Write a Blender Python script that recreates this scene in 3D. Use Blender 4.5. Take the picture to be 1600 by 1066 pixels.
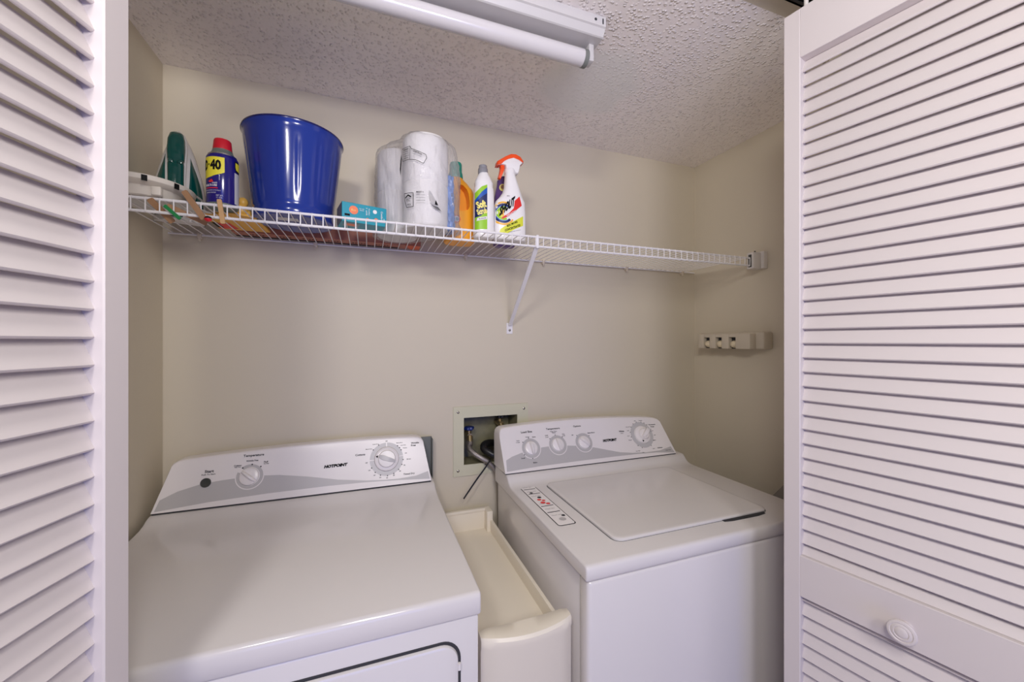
import bpy, bmesh, math, random
from mathutils import Vector, Matrix, noise

for o in list(bpy.data.objects):
    bpy.data.objects.remove(o, do_unlink=True)
C = bpy.context.scene.collection
SC = bpy.context.scene
PI = math.pi
R = math.radians

# ------------------------------------------------------------------ camera, world, lights, exposure
cd = bpy.data.cameras.new('camera')
cam = bpy.data.objects.new('camera', cd)
C.objects.link(cam)
cd.sensor_width = 36.0
cd.lens = 612.0 / 1600.0 * 36.0
cd.clip_start = 0.02
cam.location = (0, 0, 1.36)
cam.rotation_euler = (R(90), 0, -math.atan2(224, 612))
SC.camera = cam

SC.view_settings.view_transform = 'Standard'
SC.view_settings.look = 'None'
SC.view_settings.gamma = 1.0
SC.view_settings.use_curve_mapping = False
SC.view_settings.exposure = 0.22
SC.cycles.use_denoising = True
SC.cycles.max_bounces = 12
SC.cycles.diffuse_bounces = 8

W = bpy.data.worlds.new('world')
SC.world = W
W.use_nodes = True
W.node_tree.nodes['Background'].inputs[0].default_value = (0.90, 0.88, 0.92, 1)
W.node_tree.nodes['Background'].inputs[1].default_value = 0.24

def area(name, loc, target, size, size_y, power, col):
    ld = bpy.data.lights.new(name, 'AREA')
    ld.shape = 'RECTANGLE'
    ld.size = size
    ld.size_y = size_y
    ld.energy = power
    ld.color = col
    o = bpy.data.objects.new(name, ld)
    C.objects.link(o)
    o.location = loc
    d = Vector(target) - Vector(loc)
    o.rotation_euler = d.to_track_quat('-Z', 'Y').to_euler()
    return o

def lamp(name, loc, radius, power, col):
    ld = bpy.data.lights.new(name, 'POINT')
    ld.shadow_soft_size = radius
    ld.energy = power
    ld.color = col
    o = bpy.data.objects.new(name, ld)
    C.objects.link(o)
    o.location = loc
    return o

lamp('room_lamp_left', (-0.40, -0.42, 2.05), 0.12, 26, (1.0, 0.95, 0.91))
lamp('room_lamp_right', (0.27, -0.66, 1.76), 0.14, 22, (1.0, 0.95, 0.92))
lamp('fill_light_centre', (0.12, -0.20, 1.84), 0.10, 12, (1.0, 0.95, 0.91))  # added fill light, brightens the left wall and ceiling; no such lamp known
area('room_window', (0.1, -2.3, 0.95), (0.3, 1.0, 1.1), 1.8, 1.3, 15, (0.10, 0.19, 1.0))

# ------------------------------------------------------------------ materials
def mat(name, col, rough=0.5, metal=0.0, spec=0.5, bump=None, coat=0.0, trans=0.0, vary=None, alpha=1.0):
    m = bpy.data.materials.new(name)
    m.use_nodes = True
    nt = m.node_tree
    b = nt.nodes['Principled BSDF']
    b.inputs['Base Color'].default_value = (*col, 1)
    b.inputs['Roughness'].default_value = rough
    b.inputs['Metallic'].default_value = metal
    b.inputs['Specular IOR Level'].default_value = spec
    b.inputs['Coat Weight'].default_value = coat
    b.inputs['Transmission Weight'].default_value = trans
    b.inputs['Alpha'].default_value = alpha
    tc = nt.nodes.new('ShaderNodeTexCoord')
    if vary:                      # (scale, amount)
        n = nt.nodes.new('ShaderNodeTexNoise')
        n.inputs['Scale'].default_value = vary[0]
        n.inputs['Detail'].default_value = 4
        r = nt.nodes.new('ShaderNodeMapRange')
        r.inputs['To Min'].default_value = 1 - vary[1]
        r.inputs['To Max'].default_value = 1 + vary[1]
        mx = nt.nodes.new('ShaderNodeVectorMath')
        mx.operation = 'SCALE'
        mx.inputs[0].default_value = col
        nt.links.new(tc.outputs['Object'], n.inputs['Vector'])
        nt.links.new(n.outputs[0], r.inputs['Value'])
        nt.links.new(r.outputs[0], mx.inputs['Scale'])
        nt.links.new(mx.outputs[0], b.inputs['Base Color'])
    if bump:                      # (scale, strength, distance)
        n = nt.nodes.new('ShaderNodeTexNoise')
        n.inputs['Scale'].default_value = bump[0]
        n.inputs['Detail'].default_value = 3
        bp = nt.nodes.new('ShaderNodeBump')
        bp.inputs['Strength'].default_value = bump[1]
        bp.inputs['Distance'].default_value = bump[2]
        nt.links.new(tc.outputs['Object'], n.inputs['Vector'])
        nt.links.new(n.outputs[0], bp.inputs['Height'])
        nt.links.new(bp.outputs[0], b.inputs['Normal'])
    return m

def srgb(r, g, b):
    f = lambda c: (c / 255 / 12.92) if c <= 10 else ((c / 255 + 0.055) / 1.055) ** 2.4
    return (f(r), f(g), f(b))

M = {}
M['wall'] = mat('beige_wall_paint', srgb(208, 199, 180), 0.55, spec=0.35, bump=(90, 0.15, 0.0010), vary=(1.3, 0.02))
M['door'] = mat('white_door_paint', srgb(208, 200, 199), 0.45, bump=(60, 0.08, 0.0006))
M['enamel'] = mat('white_enamel', srgb(218, 214, 213), 0.16, spec=0.5, coat=0.15, vary=(2.0, 0.01))
M['console'] = mat('white_plastic_console', srgb(228, 223, 222), 0.28)
M['greyprint'] = mat('grey_print', srgb(184, 181, 181), 0.35)
M['greyring'] = mat('grey_ring_print', srgb(190, 188, 189), 0.35)
M['black'] = mat('black_print', (0.006, 0.006, 0.007), 0.6, spec=0.15)
M['darkgrey'] = mat('dark_grey_plastic', (0.045, 0.048, 0.045), 0.25)
M['textgrey'] = mat('grey_lettering', (0.035, 0.035, 0.04), 0.7, spec=0.1)
M['whiteprint'] = mat('white_print', srgb(238, 234, 234), 0.35)
M['seam'] = mat('grey_groove_shade', (0.16, 0.16, 0.165), 0.7)
M['gap'] = mat('dark_gap', (0.03, 0.03, 0.035), 0.7)
M['tray'] = mat('ivory_tray_plastic', srgb(230, 222, 206), 0.4, vary=(5, 0.015))
M['wire'] = mat('white_vinyl_wire', srgb(232, 230, 232), 0.35)
M['bracket'] = mat('white_bracket_plastic', srgb(215, 210, 205), 0.4)
M['clip'] = mat('ivory_clip_plastic', srgb(214, 203, 186), 0.4)
M['chrome'] = mat('dull_screw_metal', (0.35, 0.33, 0.30), 0.3, 1.0)
M['steel'] = mat('grey_galvanized_steel', (0.17, 0.18, 0.17), 0.6, 0.0, spec=0.3)
M['braid'] = mat('braided_hose', (0.36, 0.33, 0.31), 0.35, 0.8, bump=(900, 0.8, 0.001))
M['brass'] = mat('brass', (0.42, 0.33, 0.18), 0.35, 0.9)
M['rubber'] = mat('black_rubber', (0.010, 0.010, 0.011), 0.4)
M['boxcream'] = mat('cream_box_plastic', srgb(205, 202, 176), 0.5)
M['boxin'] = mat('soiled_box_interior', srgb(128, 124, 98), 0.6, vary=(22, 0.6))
M['bluevalve'] = mat('blue_valve_plastic', (0.01, 0.025, 0.16), 0.35)
M['bucket'] = mat('glossy_blue_enamel', srgb(34, 56, 142), 0.16, spec=0.4, coat=0.2)
M['bucketrim'] = mat('dark_blue_rim', srgb(18, 24, 90), 0.2, coat=0.4)
M['iron_green'] = mat('translucent_dark_green_plastic', srgb(0, 74, 68), 0.12, coat=0.5)
M['iron_white'] = mat('iron_white_plastic', srgb(222, 220, 218), 0.3)
M['iron_sole'] = mat('iron_sole_metal', (0.24, 0.20, 0.17), 0.35, 0.8)
M['cord'] = mat('grey_cord', srgb(150, 146, 142), 0.5)
M['dish'] = mat('off_white_plastic', srgb(222, 216, 206), 0.4)
M['canblue'] = mat('dark_blue_can_paint', srgb(26, 16, 118), 0.18, coat=0.5)
M['cangrey'] = mat('grey_can_shoulder', srgb(120, 130, 122), 0.35, 0.3)
M['tin'] = mat('tin_rim', (0.6, 0.6, 0.6), 0.25, 1.0)
M['red'] = mat('red_plastic', srgb(205, 26, 44), 0.35)
M['yellow'] = mat('yellow_print', srgb(238, 226, 60), 0.4)
M['canwhite'] = mat('pale_grey_panel', srgb(205, 205, 208), 0.4)
M['teal'] = mat('teal_card', srgb(30, 150, 172), 0.35)
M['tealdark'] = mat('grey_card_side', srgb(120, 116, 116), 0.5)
M['orangeprint'] = mat('orange_print', srgb(240, 130, 90), 0.4)
M['greypanel'] = mat('grey_panel_print', srgb(140, 160, 165), 0.5)
M['paper'] = mat('white_paper_roll', srgb(238, 235, 233), 0.85, bump=(220, 0.5, 0.0015))
M['bluebag'] = mat('blue_plastic_film', srgb(90, 135, 205), 0.25, bump=(40, 0.9, 0.006), vary=(40, 0.35))
M['jug'] = mat('orange_yellow_jug_plastic', srgb(238, 162, 30), 0.35)
M['jugin'] = mat('jug_hollow_plastic', srgb(205, 140, 36), 0.45)
M['greencap'] = mat('teal_green_cap', srgb(0, 140, 118), 0.35)
M['bottle'] = mat('white_bottle_plastic', srgb(240, 238, 238), 0.28)
M['greycap'] = mat('grey_cap', srgb(140, 140, 146), 0.35)
M['lime'] = mat('lime_print', srgb(150, 205, 40), 0.4)
M['navy'] = mat('navy_print', srgb(18, 32, 92), 0.4)
M['blue'] = mat('blue_print', srgb(20, 84, 176), 0.4)
M['cream'] = mat('cream_print', srgb(244, 232, 130), 0.4)
M['orange'] = mat('orange_trigger_plastic', srgb(240, 82, 28), 0.35)
M['amber'] = mat('amber_print', srgb(248, 186, 70), 0.4)
M['redprint'] = mat('red_print', srgb(226, 44, 40), 0.4)
M['chartreuse'] = mat('chartreuse_print', srgb(222, 226, 66), 0.4)
M['purple'] = mat('purple_bottle_plastic', srgb(96, 68, 132), 0.3)
M['wood'] = mat('pale_wood', srgb(200, 160, 112), 0.6, vary=(60, 0.12))
M['wood2'] = mat('brown_wood', srgb(160, 122, 88), 0.6, vary=(60, 0.15))
M['copper'] = mat('reddish_brown_card', srgb(168, 104, 84), 0.5, vary=(14, 0.25))
M['orangebox'] = mat('orange_card', srgb(214, 96, 40), 0.45)
M['yellowbox'] = mat('golden_yellow_card', srgb(226, 170, 62), 0.45)
M['yellowplastic'] = mat('yellow_plastic', srgb(240, 190, 90), 0.35)
M['green'] = mat('green_plastic', srgb(30, 130, 70), 0.4)
M['fixture'] = mat('white_fixture_metal', srgb(196, 194, 195), 0.3)
M['tube'] = mat('unlit_white_tube_glass', srgb(204, 201, 204), 0.2, coat=0.2)
M['mop'] = mat('warm_grey_plastic', srgb(196, 186, 168), 0.5)
M['mopball'] = mat('ivory_ball_rubber', srgb(214, 200, 170), 0.5)
M['track'] = mat('dark_track_channel', (0.02, 0.02, 0.02), 0.5)
M['floor'] = mat('beige_tile_floor', srgb(226, 216, 206), 0.4, vary=(8, 0.05))
M['sheet'] = mat('creased_white_plastic_sheet', srgb(206, 206, 204), 0.4, bump=(30, 0.7, 0.006))
M['binp'] = mat('grey_bin_plastic', srgb(120, 116, 112), 0.5)

def ceiling_mat():
    m = bpy.data.materials.new('popcorn_ceiling')
    m.use_nodes = True
    nt = m.node_tree
    b = nt.nodes['Principled BSDF']
    b.inputs['Roughness'].default_value = 0.5
    b.inputs['Specular IOR Level'].default_value = 0.4
    tc = nt.nodes.new('ShaderNodeTexCoord')
    mp = nt.nodes.new('ShaderNodeMapping')
    nt.links.new(tc.outputs['Object'], mp.inputs[0])
    n1 = nt.nodes.new('ShaderNodeTexNoise')
    n1.inputs['Scale'].default_value = 60
    n1.inputs['Detail'].default_value = 2.5
    n1.inputs['Distortion'].default_value = 0.0
    v = nt.nodes.new('ShaderNodeTexVoronoi')
    v.inputs['Scale'].default_value = 115
    v.feature = 'F1'
    nt.links.new(mp.outputs[0], n1.inputs['Vector'])
    nt.links.new(mp.outputs[0], v.inputs['Vector'])
    cr = nt.nodes.new('ShaderNodeMapRange')
    cr.inputs['From Min'].default_value = 0.30
    cr.inputs['From Max'].default_value = 0.62
    nt.links.new(n1.outputs[0], cr.inputs['Value'])
    mu = nt.nodes.new('ShaderNodeMath')
    mu.operation = 'MULTIPLY'
    vr = nt.nodes.new('ShaderNodeMapRange')
    vr.interpolation_type = 'SMOOTHSTEP'
    vr.inputs['From Min'].default_value = 0.52
    vr.inputs['From Max'].default_value = 0.12
    nt.links.new(v.outputs['Distance'], vr.inputs['Value'])
    nt.links.new(vr.outputs[0], mu.inputs[0])
    nt.links.new(cr.outputs[0], mu.inputs[1])
    # smooth patched spot, softer texture and slightly greyer
    sep = nt.nodes.new('ShaderNodeVectorMath')
    sep.operation = 'DISTANCE'
    sep.inputs[1].default_value = (0.60, 0.99, 2.102)
    nt.links.new(tc.outputs['Object'], sep.inputs[0])
    wob = nt.nodes.new('ShaderNodeTexNoise')
    wob.inputs['Scale'].default_value = 9
    nt.links.new(tc.outputs['Object'], wob.inputs['Vector'])
    ad = nt.nodes.new('ShaderNodeMath')
    ad.operation = 'MULTIPLY_ADD'
    ad.inputs[1].default_value = 0.08
    nt.links.new(wob.outputs[0], ad.inputs[0])
    nt.links.new(sep.outputs['Value'], ad.inputs[2])
    mr = nt.nodes.new('ShaderNodeMapRange')
    mr.inputs['From Min'].default_value = 0.16
    mr.inputs['From Max'].default_value = 0.20
    nt.links.new(ad.outputs[0], mr.inputs['Value'])
    st = nt.nodes.new('ShaderNodeMapRange')
    st.inputs['To Min'].default_value = 0.35
    st.inputs['To Max'].default_value = 1.0
    nt.links.new(mr.outputs[0], st.inputs['Value'])
    bp = nt.nodes.new('ShaderNodeBump')
    bp.inputs['Distance'].default_value = 0.0034
    nt.links.new(st.outputs[0], bp.inputs['Strength'])
    nt.links.new(mu.outputs[0], bp.inputs['Height'])
    nt.links.new(bp.outputs[0], b.inputs['Normal'])
    mix = nt.nodes.new('ShaderNodeMix')
    mix.data_type = 'RGBA'
    mix.inputs[6].default_value = (*srgb(238, 237, 234), 1)
    mix.inputs[7].default_value = (*srgb(247, 241, 238), 1)
    nt.links.new(mr.outputs[0], mix.inputs[0])
    nt.links.new(mix.outputs[2], b.inputs['Base Color'])
    return m
M['ceiling'] = ceiling_mat()

def film_mat():
    m = bpy.data.materials.new('clear_plastic_film')
    m.use_nodes = True
    nt = m.node_tree
    nt.nodes.remove(nt.nodes['Principled BSDF'])
    out = nt.nodes['Material Output']
    tr = nt.nodes.new('ShaderNodeBsdfTransparent')
    tr.inputs[0].default_value = (0.97, 0.97, 0.98, 1)
    gl = nt.nodes.new('ShaderNodeBsdfGlossy')
    gl.inputs['Roughness'].default_value = 0.10
    df = nt.nodes.new('ShaderNodeBsdfDiffuse')
    df.inputs[0].default_value = (0.92, 0.92, 0.93, 1)
    tc = nt.nodes.new('ShaderNodeTexCoord')
    mp = nt.nodes.new('ShaderNodeMapping')
    mp.inputs['Rotation'].default_value = (0, R(28), 0)
    mp.inputs['Scale'].default_value = (1.0, 1.0, 0.22)
    n = nt.nodes.new('ShaderNodeTexNoise')
    n.inputs['Scale'].default_value = 60
    n.inputs['Detail'].default_value = 3
    n.inputs['Distortion'].default_value = 1.0
    nt.links.new(tc.outputs['Object'], mp.inputs[0])
    nt.links.new(mp.outputs[0], n.inputs['Vector'])
    bp = nt.nodes.new('ShaderNodeBump')
    bp.inputs['Strength'].default_value = 0.8
    bp.inputs['Distance'].default_value = 0.012
    nt.links.new(n.outputs[0], bp.inputs['Height'])
    nt.links.new(bp.outputs[0], gl.inputs['Normal'])
    fr = nt.nodes.new('ShaderNodeFresnel')
    fr.inputs['IOR'].default_value = 1.45
    nt.links.new(bp.outputs[0], fr.inputs['Normal'])
    ma = nt.nodes.new('ShaderNodeMath')
    ma.operation = 'MULTIPLY'
    ma.inputs[1].default_value = 0.5
    ma.use_clamp = True
    nt.links.new(fr.outputs[0], ma.inputs[0])
    m0 = nt.nodes.new('ShaderNodeMixShader')
    m0.inputs[0].default_value = 0.16
    nt.links.new(tr.outputs[0], m0.inputs[1])
    nt.links.new(df.outputs[0], m0.inputs[2])
    m1 = nt.nodes.new('ShaderNodeMixShader')
    nt.links.new(ma.outputs[0], m1.inputs[0])
    nt.links.new(m0.outputs[0], m1.inputs[1])
    nt.links.new(gl.outputs[0], m1.inputs[2])
    nt.links.new(m1.outputs[0], out.inputs[0])
    return m
M['film'] = film_mat()

# ------------------------------------------------------------------ helpers
def link_mesh(name, bm, m, parent=None, smooth=True, angle=38):
    """link a bmesh (world coordinates) as ONE object; m is a material or a list"""
    bmesh.ops.recalc_face_normals(bm, faces=bm.faces)
    if smooth:
        lim = R(angle)
        for f in bm.faces:
            f.smooth = True
        for e in bm.edges:
            if len(e.link_faces) == 2:
                if e.calc_face_angle(0) > lim:
                    e.smooth = False
            else:
                e.smooth = False
    org = Vector((0, 0, 0))
    if parent is not None:
        org = Vector(parent.get('_org', (0, 0, 0)))
    else:
        xs = [v.co for v in bm.verts]
        org = Vector(((min(p.x for p in xs) + max(p.x for p in xs)) / 2,
                      (min(p.y for p in xs) + max(p.y for p in xs)) / 2,
                      min(p.z for p in xs)))
        if name.split('_')[0] in ('wall', 'floor', 'ceiling', 'trim', 'door', 'baseboard'):
            org = Vector((0, 0, 0))
    bmesh.ops.translate(bm, verts=bm.verts, vec=-org)
    me = bpy.data.meshes.new(name)
    bm.to_mesh(me)
    bm.free()
    for mm in (m if isinstance(m, (list, tuple)) else [m]):
        me.materials.append(mm)
    o = bpy.data.objects.new(name, me)
    C.objects.link(o)
    if parent is not None:
        o.parent = parent
    else:
        o.location = org
    o['_org'] = list(org)
    return o

def thing(name, label, cat, loc, group=None):
    o = bpy.data.objects.new(name, None)
    o.empty_display_size = 0.05
    C.objects.link(o)
    o.location = loc
    o['_org'] = list(loc)
    o['label'] = label
    o['category'] = cat
    if group:
        o['group'] = group
    return o

def tag(o, label, cat, group=None):
    o['label'] = label
    o['category'] = cat
    if group:
        o['group'] = group
    return o

def struct(name, bm, m, label=None, smooth=False):
    o = link_mesh(name, bm, m, None, smooth)
    o['kind'] = 'structure'
    if label:
        o['label'] = label
        o['category'] = name.split('_')[0]
    return o

def NB():
    return bmesh.new()

def box(bm, x0, x1, y0, y1, z0, z1, bev=0.0, seg=2, mi=0, xf=None):
    t = bmesh.new()
    vs = [t.verts.new((x, y, z)) for x in (x0, x1) for y in (y0, y1) for z in (z0, z1)]
    for q in ((0, 1, 3, 2), (4, 6, 7, 5), (0, 4, 5, 1), (2, 3, 7, 6), (0, 2, 6, 4), (1, 5, 7, 3)):
        t.faces.new([vs[i] for i in q])
    if bev > 0:
        bmesh.ops.bevel(t, geom=list(t.edges), offset=bev, segments=seg, profile=0.5, affect='EDGES')
    merge(bm, t, mi, xf)

def merge(bm, t, mi=0, xf=None):
    mp = {}
    for v in t.verts:
        co = v.co if xf is None else xf(v.co)
        mp[v] = bm.verts.new(co)
    for f in t.faces:
        try:
            nf = bm.faces.new([mp[v] for v in f.verts])
            nf.material_index = mi
        except ValueError:
            pass
    t.free()

def loft(bm, rings, cap0=True, cap1=True, closed=True, mi=0):
    vr = [[bm.verts.new(p) for p in r] for r in rings]
    n = len(rings[0])
    for a, b in zip(vr[:-1], vr[1:]):
        for i in range(n if closed else n - 1):
            j = (i + 1) % n
            f = bm.faces.new((a[i], a[j], b[j], b[i]))
            f.material_index = mi
    if cap0:
        bm.faces.new(list(reversed(vr[0]))).material_index = mi
    if cap1:
        bm.faces.new(vr[-1]).material_index = mi

def lathe(bm, prof, cx, cy, seg=40, sx=1, sy=1, mi=0, fn=None, caps=(True, True)):
    rings = []
    for r, z in prof:
        ring = []
        for i in range(seg):
            a = 2 * PI * i / seg
            rr = r * (fn(a, z) if fn else 1)
            ring.append((cx + rr * sx * math.cos(a), cy + rr * sy * math.sin(a), z))
        rings.append(ring)
    loft(bm, rings, caps[0], caps[1], True, mi)

def disc_stack(bm, prof, P, seg=32, mi=0):
    """lathe about an arbitrary axis: P(a, b, n) maps local to world; prof = (radius, n)"""
    rings = [[P(r * math.cos(2 * PI * i / seg), r * math.sin(2 * PI * i / seg), n) for i in range(seg)] for r, n in prof]
    loft(bm, rings, True, True, True, mi)

def tube(bm, pts, r, seg=8, mi=0, caps=True):
    pts = [Vector(p) for p in pts]
    rs = r if isinstance(r, (list, tuple)) else [r] * len(pts)
    up = Vector((0, 0, 1))
    rings = []
    prev = None
    for i, p in enumerate(pts):
        if i == 0:
            t = pts[1] - pts[0]
        elif i == len(pts) - 1:
            t = pts[-1] - pts[-2]
        else:
            t = (pts[i + 1] - pts[i]).normalized() + (pts[i] - pts[i - 1]).normalized()
        t.normalize()
        if prev is None:
            a = up if abs(t.dot(up)) < 0.9 else Vector((1, 0, 0))
            u = t.cross(a).normalized()
        else:
            u = (prev - t * prev.dot(t)).normalized()
        prev = u
        w = t.cross(u)
        rings.append([p + (u * math.cos(2 * PI * k / seg) + w * math.sin(2 * PI * k / seg)) * rs[i] for k in range(seg)])
    loft(bm, rings, caps, caps, True, mi)

def smooth_path(pts, n=6):
    """Catmull-Rom through the points"""
    P = [Vector(p) for p in pts]
    P = [P[0] * 2 - P[1]] + P + [P[-1] * 2 - P[-2]]
    out = []
    for i in range(1, len(P) - 2):
        for k in range(n):
            t = k / n
            a, b, c, d = P[i - 1], P[i], P[i + 1], P[i + 2]
            out.append(0.5 * ((2 * b) + (c - a) * t + (2 * a - 5 * b + 4 * c - d) * t * t + (3 * b - a - 3 * c + d) * t ** 3))
    out.append(P[-2])
    return out

def se(rx, ry, n, seg=40):
    """superellipse outline"""
    o = []
    for i in range(seg):
        a = 2 * PI * i / seg
        c, s = math.cos(a), math.sin(a)
        o.append((rx * math.copysign(abs(c) ** (2 / n), c), ry * math.copysign(abs(s) ** (2 / n), s)))
    return o

def bottle(bm, secs, cx, cy, yaw=0, seg=40, mi=0):
    """secs: (z, rx, ry, n, dx, dy)"""
    rings = []
    ca, sa = math.cos(yaw), math.sin(yaw)
    for s in secs:
        z, rx, ry, n = s[:4]
        dx, dy = (s[4], s[5]) if len(s) > 4 else (0, 0)
        rings.append([(cx + (x + dx) * ca - (y + dy) * sa, cy + (x + dx) * sa + (y + dy) * ca, z) for x, y in se(rx, ry, n, seg)])
    loft(bm, rings)

def subdiv(t, L):
    for _ in range(5):
        es = [e for e in t.edges if e.calc_length() > L]
        if not es:
            break
        bmesh.ops.subdivide_edges(t, edges=es, cuts=1)
        bmesh.ops.triangulate(t, faces=t.faces)

def decal(bm, poly, P, n=0.0004, mi=0, L=None):
    """a filled flat outline (list of 2D points) laid on a surface by P(a, b, n)"""
    t = bmesh.new()
    f = t.faces.new([t.verts.new((a, b, 0)) for a, b in poly])
    bmesh.ops.triangulate(t, faces=[f])
    if L:
        subdiv(t, L)
    merge(bm, t, mi, lambda co: P(co.x, co.y, n))

def ring_decal(bm, cx, cy, r0, r1, P, n=0.0004, mi=0, a0=0, a1=360, seg=48, ex=1, ey=1):
    full = (a1 - a0) >= 360
    k = max(3, int(seg * (a1 - a0) / 360))
    A = [R(a0 + (a1 - a0) * i / k) for i in range(k + (0 if full else 1))]
    vi = [bm.verts.new(P(cx + r0 * math.cos(a) * ex, cy + r0 * math.sin(a) * ey, n)) for a in A]
    vo = [bm.verts.new(P(cx + r1 * math.cos(a) * ex, cy + r1 * math.sin(a) * ey, n)) for a in A]
    m = len(A)
    for i in range(m if full else m - 1):
        j = (i + 1) % m
        bm.faces.new((vi[i], vo[i], vo[j], vi[j])).material_index = mi

def disc(bm, cx, cy, r, P, n=0.0005, mi=0, seg=24):
    decal(bm, [(cx + r * math.cos(2 * PI * i / seg), cy + r * math.sin(2 * PI * i / seg)) for i in range(seg)], P, n, mi)

def rpoly(x0, x1, y0, y1, r=0.003, k=4):
    o = []
    for cx, cy, a in ((x1 - r, y1 - r, 0), (x0 + r, y1 - r, 90), (x0 + r, y0 + r, 180), (x1 - r, y0 + r, 270)):
        for i in range(k + 1):
            t = R(a + 90 * i / k)
            o.append((cx + r * math.cos(t), cy + r * math.sin(t)))
    return o

_tc = {}
def glyphs(s, bold):
    key = (s, bold)
    if key not in _tc:
        cu = bpy.data.curves.new('t', 'FONT')
        cu.body = s
        cu.size = 1
        cu.offset = bold
        cu.align_x = 'LEFT'
        cu.resolution_u = 2
        ob = bpy.data.objects.new('t', cu)
        C.objects.link(ob)
        dg = bpy.context.evaluated_depsgraph_get()
        me = bpy.data.meshes.new_from_object(ob.evaluated_get(dg))
        vs = [(v.co.x, v.co.y) for v in me.vertices]
        fs = [tuple(p.vertices) for p in me.polygons]
        bpy.data.objects.remove(ob, do_unlink=True)
        bpy.data.curves.remove(cu)
        bpy.data.meshes.remove(me)
        _tc[key] = (vs, fs)
    return _tc[key]

def text(bm, s, cx, cy, width, height, P, n=0.0006, mi=0, ang=0, shear=0, bold=0.0, grow=0, L=None):
    """writes s centred on (cx, cy), fitted to width x height, on the surface P"""
    vs, fs = glyphs(s, bold)
    if not vs:
        return
    x0, x1 = min(v[0] for v in vs), max(v[0] for v in vs)
    y0, y1 = min(v[1] for v in vs), max(v[1] for v in vs)
    ca, sa = math.cos(ang), math.sin(ang)
    t = bmesh.new()
    tv = []
    for x, y in vs:
        a = ((x - x0) / (x1 - x0) - 0.5) * width
        b = ((y - y0) / (y1 - y0) - 0.5) * height
        a += b * shear
        b += grow * a
        tv.append(t.verts.new((cx + a * ca - b * sa, cy + a * sa + b * ca, 0)))
    for f in fs:
        try:
            t.faces.new([tv[i] for i in f])
        except ValueError:
            pass
    if L:
        bmesh.ops.triangulate(t, faces=t.faces)
        subdiv(t, L)
    merge(bm, t, mi, lambda co: P(co.x, co.y, n))

# ------------------------------------------------------------------ room shell
XL, XR, YB, ZC = -0.518, 1.311, 1.307, 2.102
YI, YO = 0.628, 0.51           # inner and outer face of the wall with the opening
OL, OR = -0.49, 1.05           # opening

def quad(bm, *p, mi=0):
    bm.faces.new([bm.verts.new(q) for q in p]).material_index = mi

bm = NB(); box(bm, -2.4, 3.0, -2.6, 1.45, -0.1, 0.0); struct('floor', bm, M['floor'])
bm = NB(); box(bm, XL - 0.1, XR + 0.1, YI, YB + 0.1, ZC, ZC + 0.1); struct('ceiling', bm, M['ceiling'])
bm = NB(); box(bm, XL - 0.1, XL, YI, YB + 0.1, 0, ZC); struct('wall_left', bm, M['wall'])
bm = NB(); box(bm, XR, XR + 0.1, YI, YB + 0.1, 0, ZC); struct('wall_right', bm, M['wall'])
# back wall with the hole for the water supply box
HX0, HX1, HZ0, HZ1 = 0.302, 0.498, 0.938, 1.100
bm = NB()
box(bm, XL, HX0, YB, YB + 0.1, 0, ZC)
box(bm, HX1, XR, YB, YB + 0.1, 0, ZC)
box(bm, HX0, HX1, YB, YB + 0.1, 0, HZ0)
box(bm, HX0, HX1, YB, YB + 0.1, HZ1, ZC)
struct('wall_back', bm, M['wall'])
bm = NB()
box(bm, -2.4, OL, YO, YI, 0, 2.5)
box(bm, OR, 3.0, YO, YI, 0, 2.5)
box(bm, OL, OR, YO, YI, ZC, 2.5)
struct('wall_front', bm, M['wall'])
# casing round the opening on the room side
bm = NB()
box(bm, OL - 0.06, OL + 0.004, YO - 0.015, YO, 0, 2.16, 0.003)
box(bm, OR - 0.004, OR + 0.06, YO - 0.015, YO, 0, 2.16, 0.003)
box(bm, OL - 0.06, OR + 0.06, YO - 0.016, YO - 0.001, ZC, 2.16, 0.003)
struct('trim_1', bm, M['door'])
# door track under the header
bm = NB()
box(bm, OL, OR, 0.553, 0.557, 2.090, ZC - 0.0005, mi=0)
box(bm, OL, OR, 0.583, 0.587, 2.090, ZC - 0.0005, mi=0)
box(bm, OL, OR, 0.553, 0.587, 2.098, ZC - 0.0003, mi=0)
box(bm, OL, OR, 0.553, 0.562, 2.090, 2.0912, mi=0)
box(bm, OL, OR, 0.578, 0.587, 2.090, 2.0912, mi=0)
struct('trim_2', bm, M['track'])
for nm, x0, x1 in (('baseboard_back', XL, XR),):
    bm = NB(); box(bm, x0, x1, YB - 0.012, YB, 0, 0.08, 0.002); struct(nm, bm, M['door'])

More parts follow.
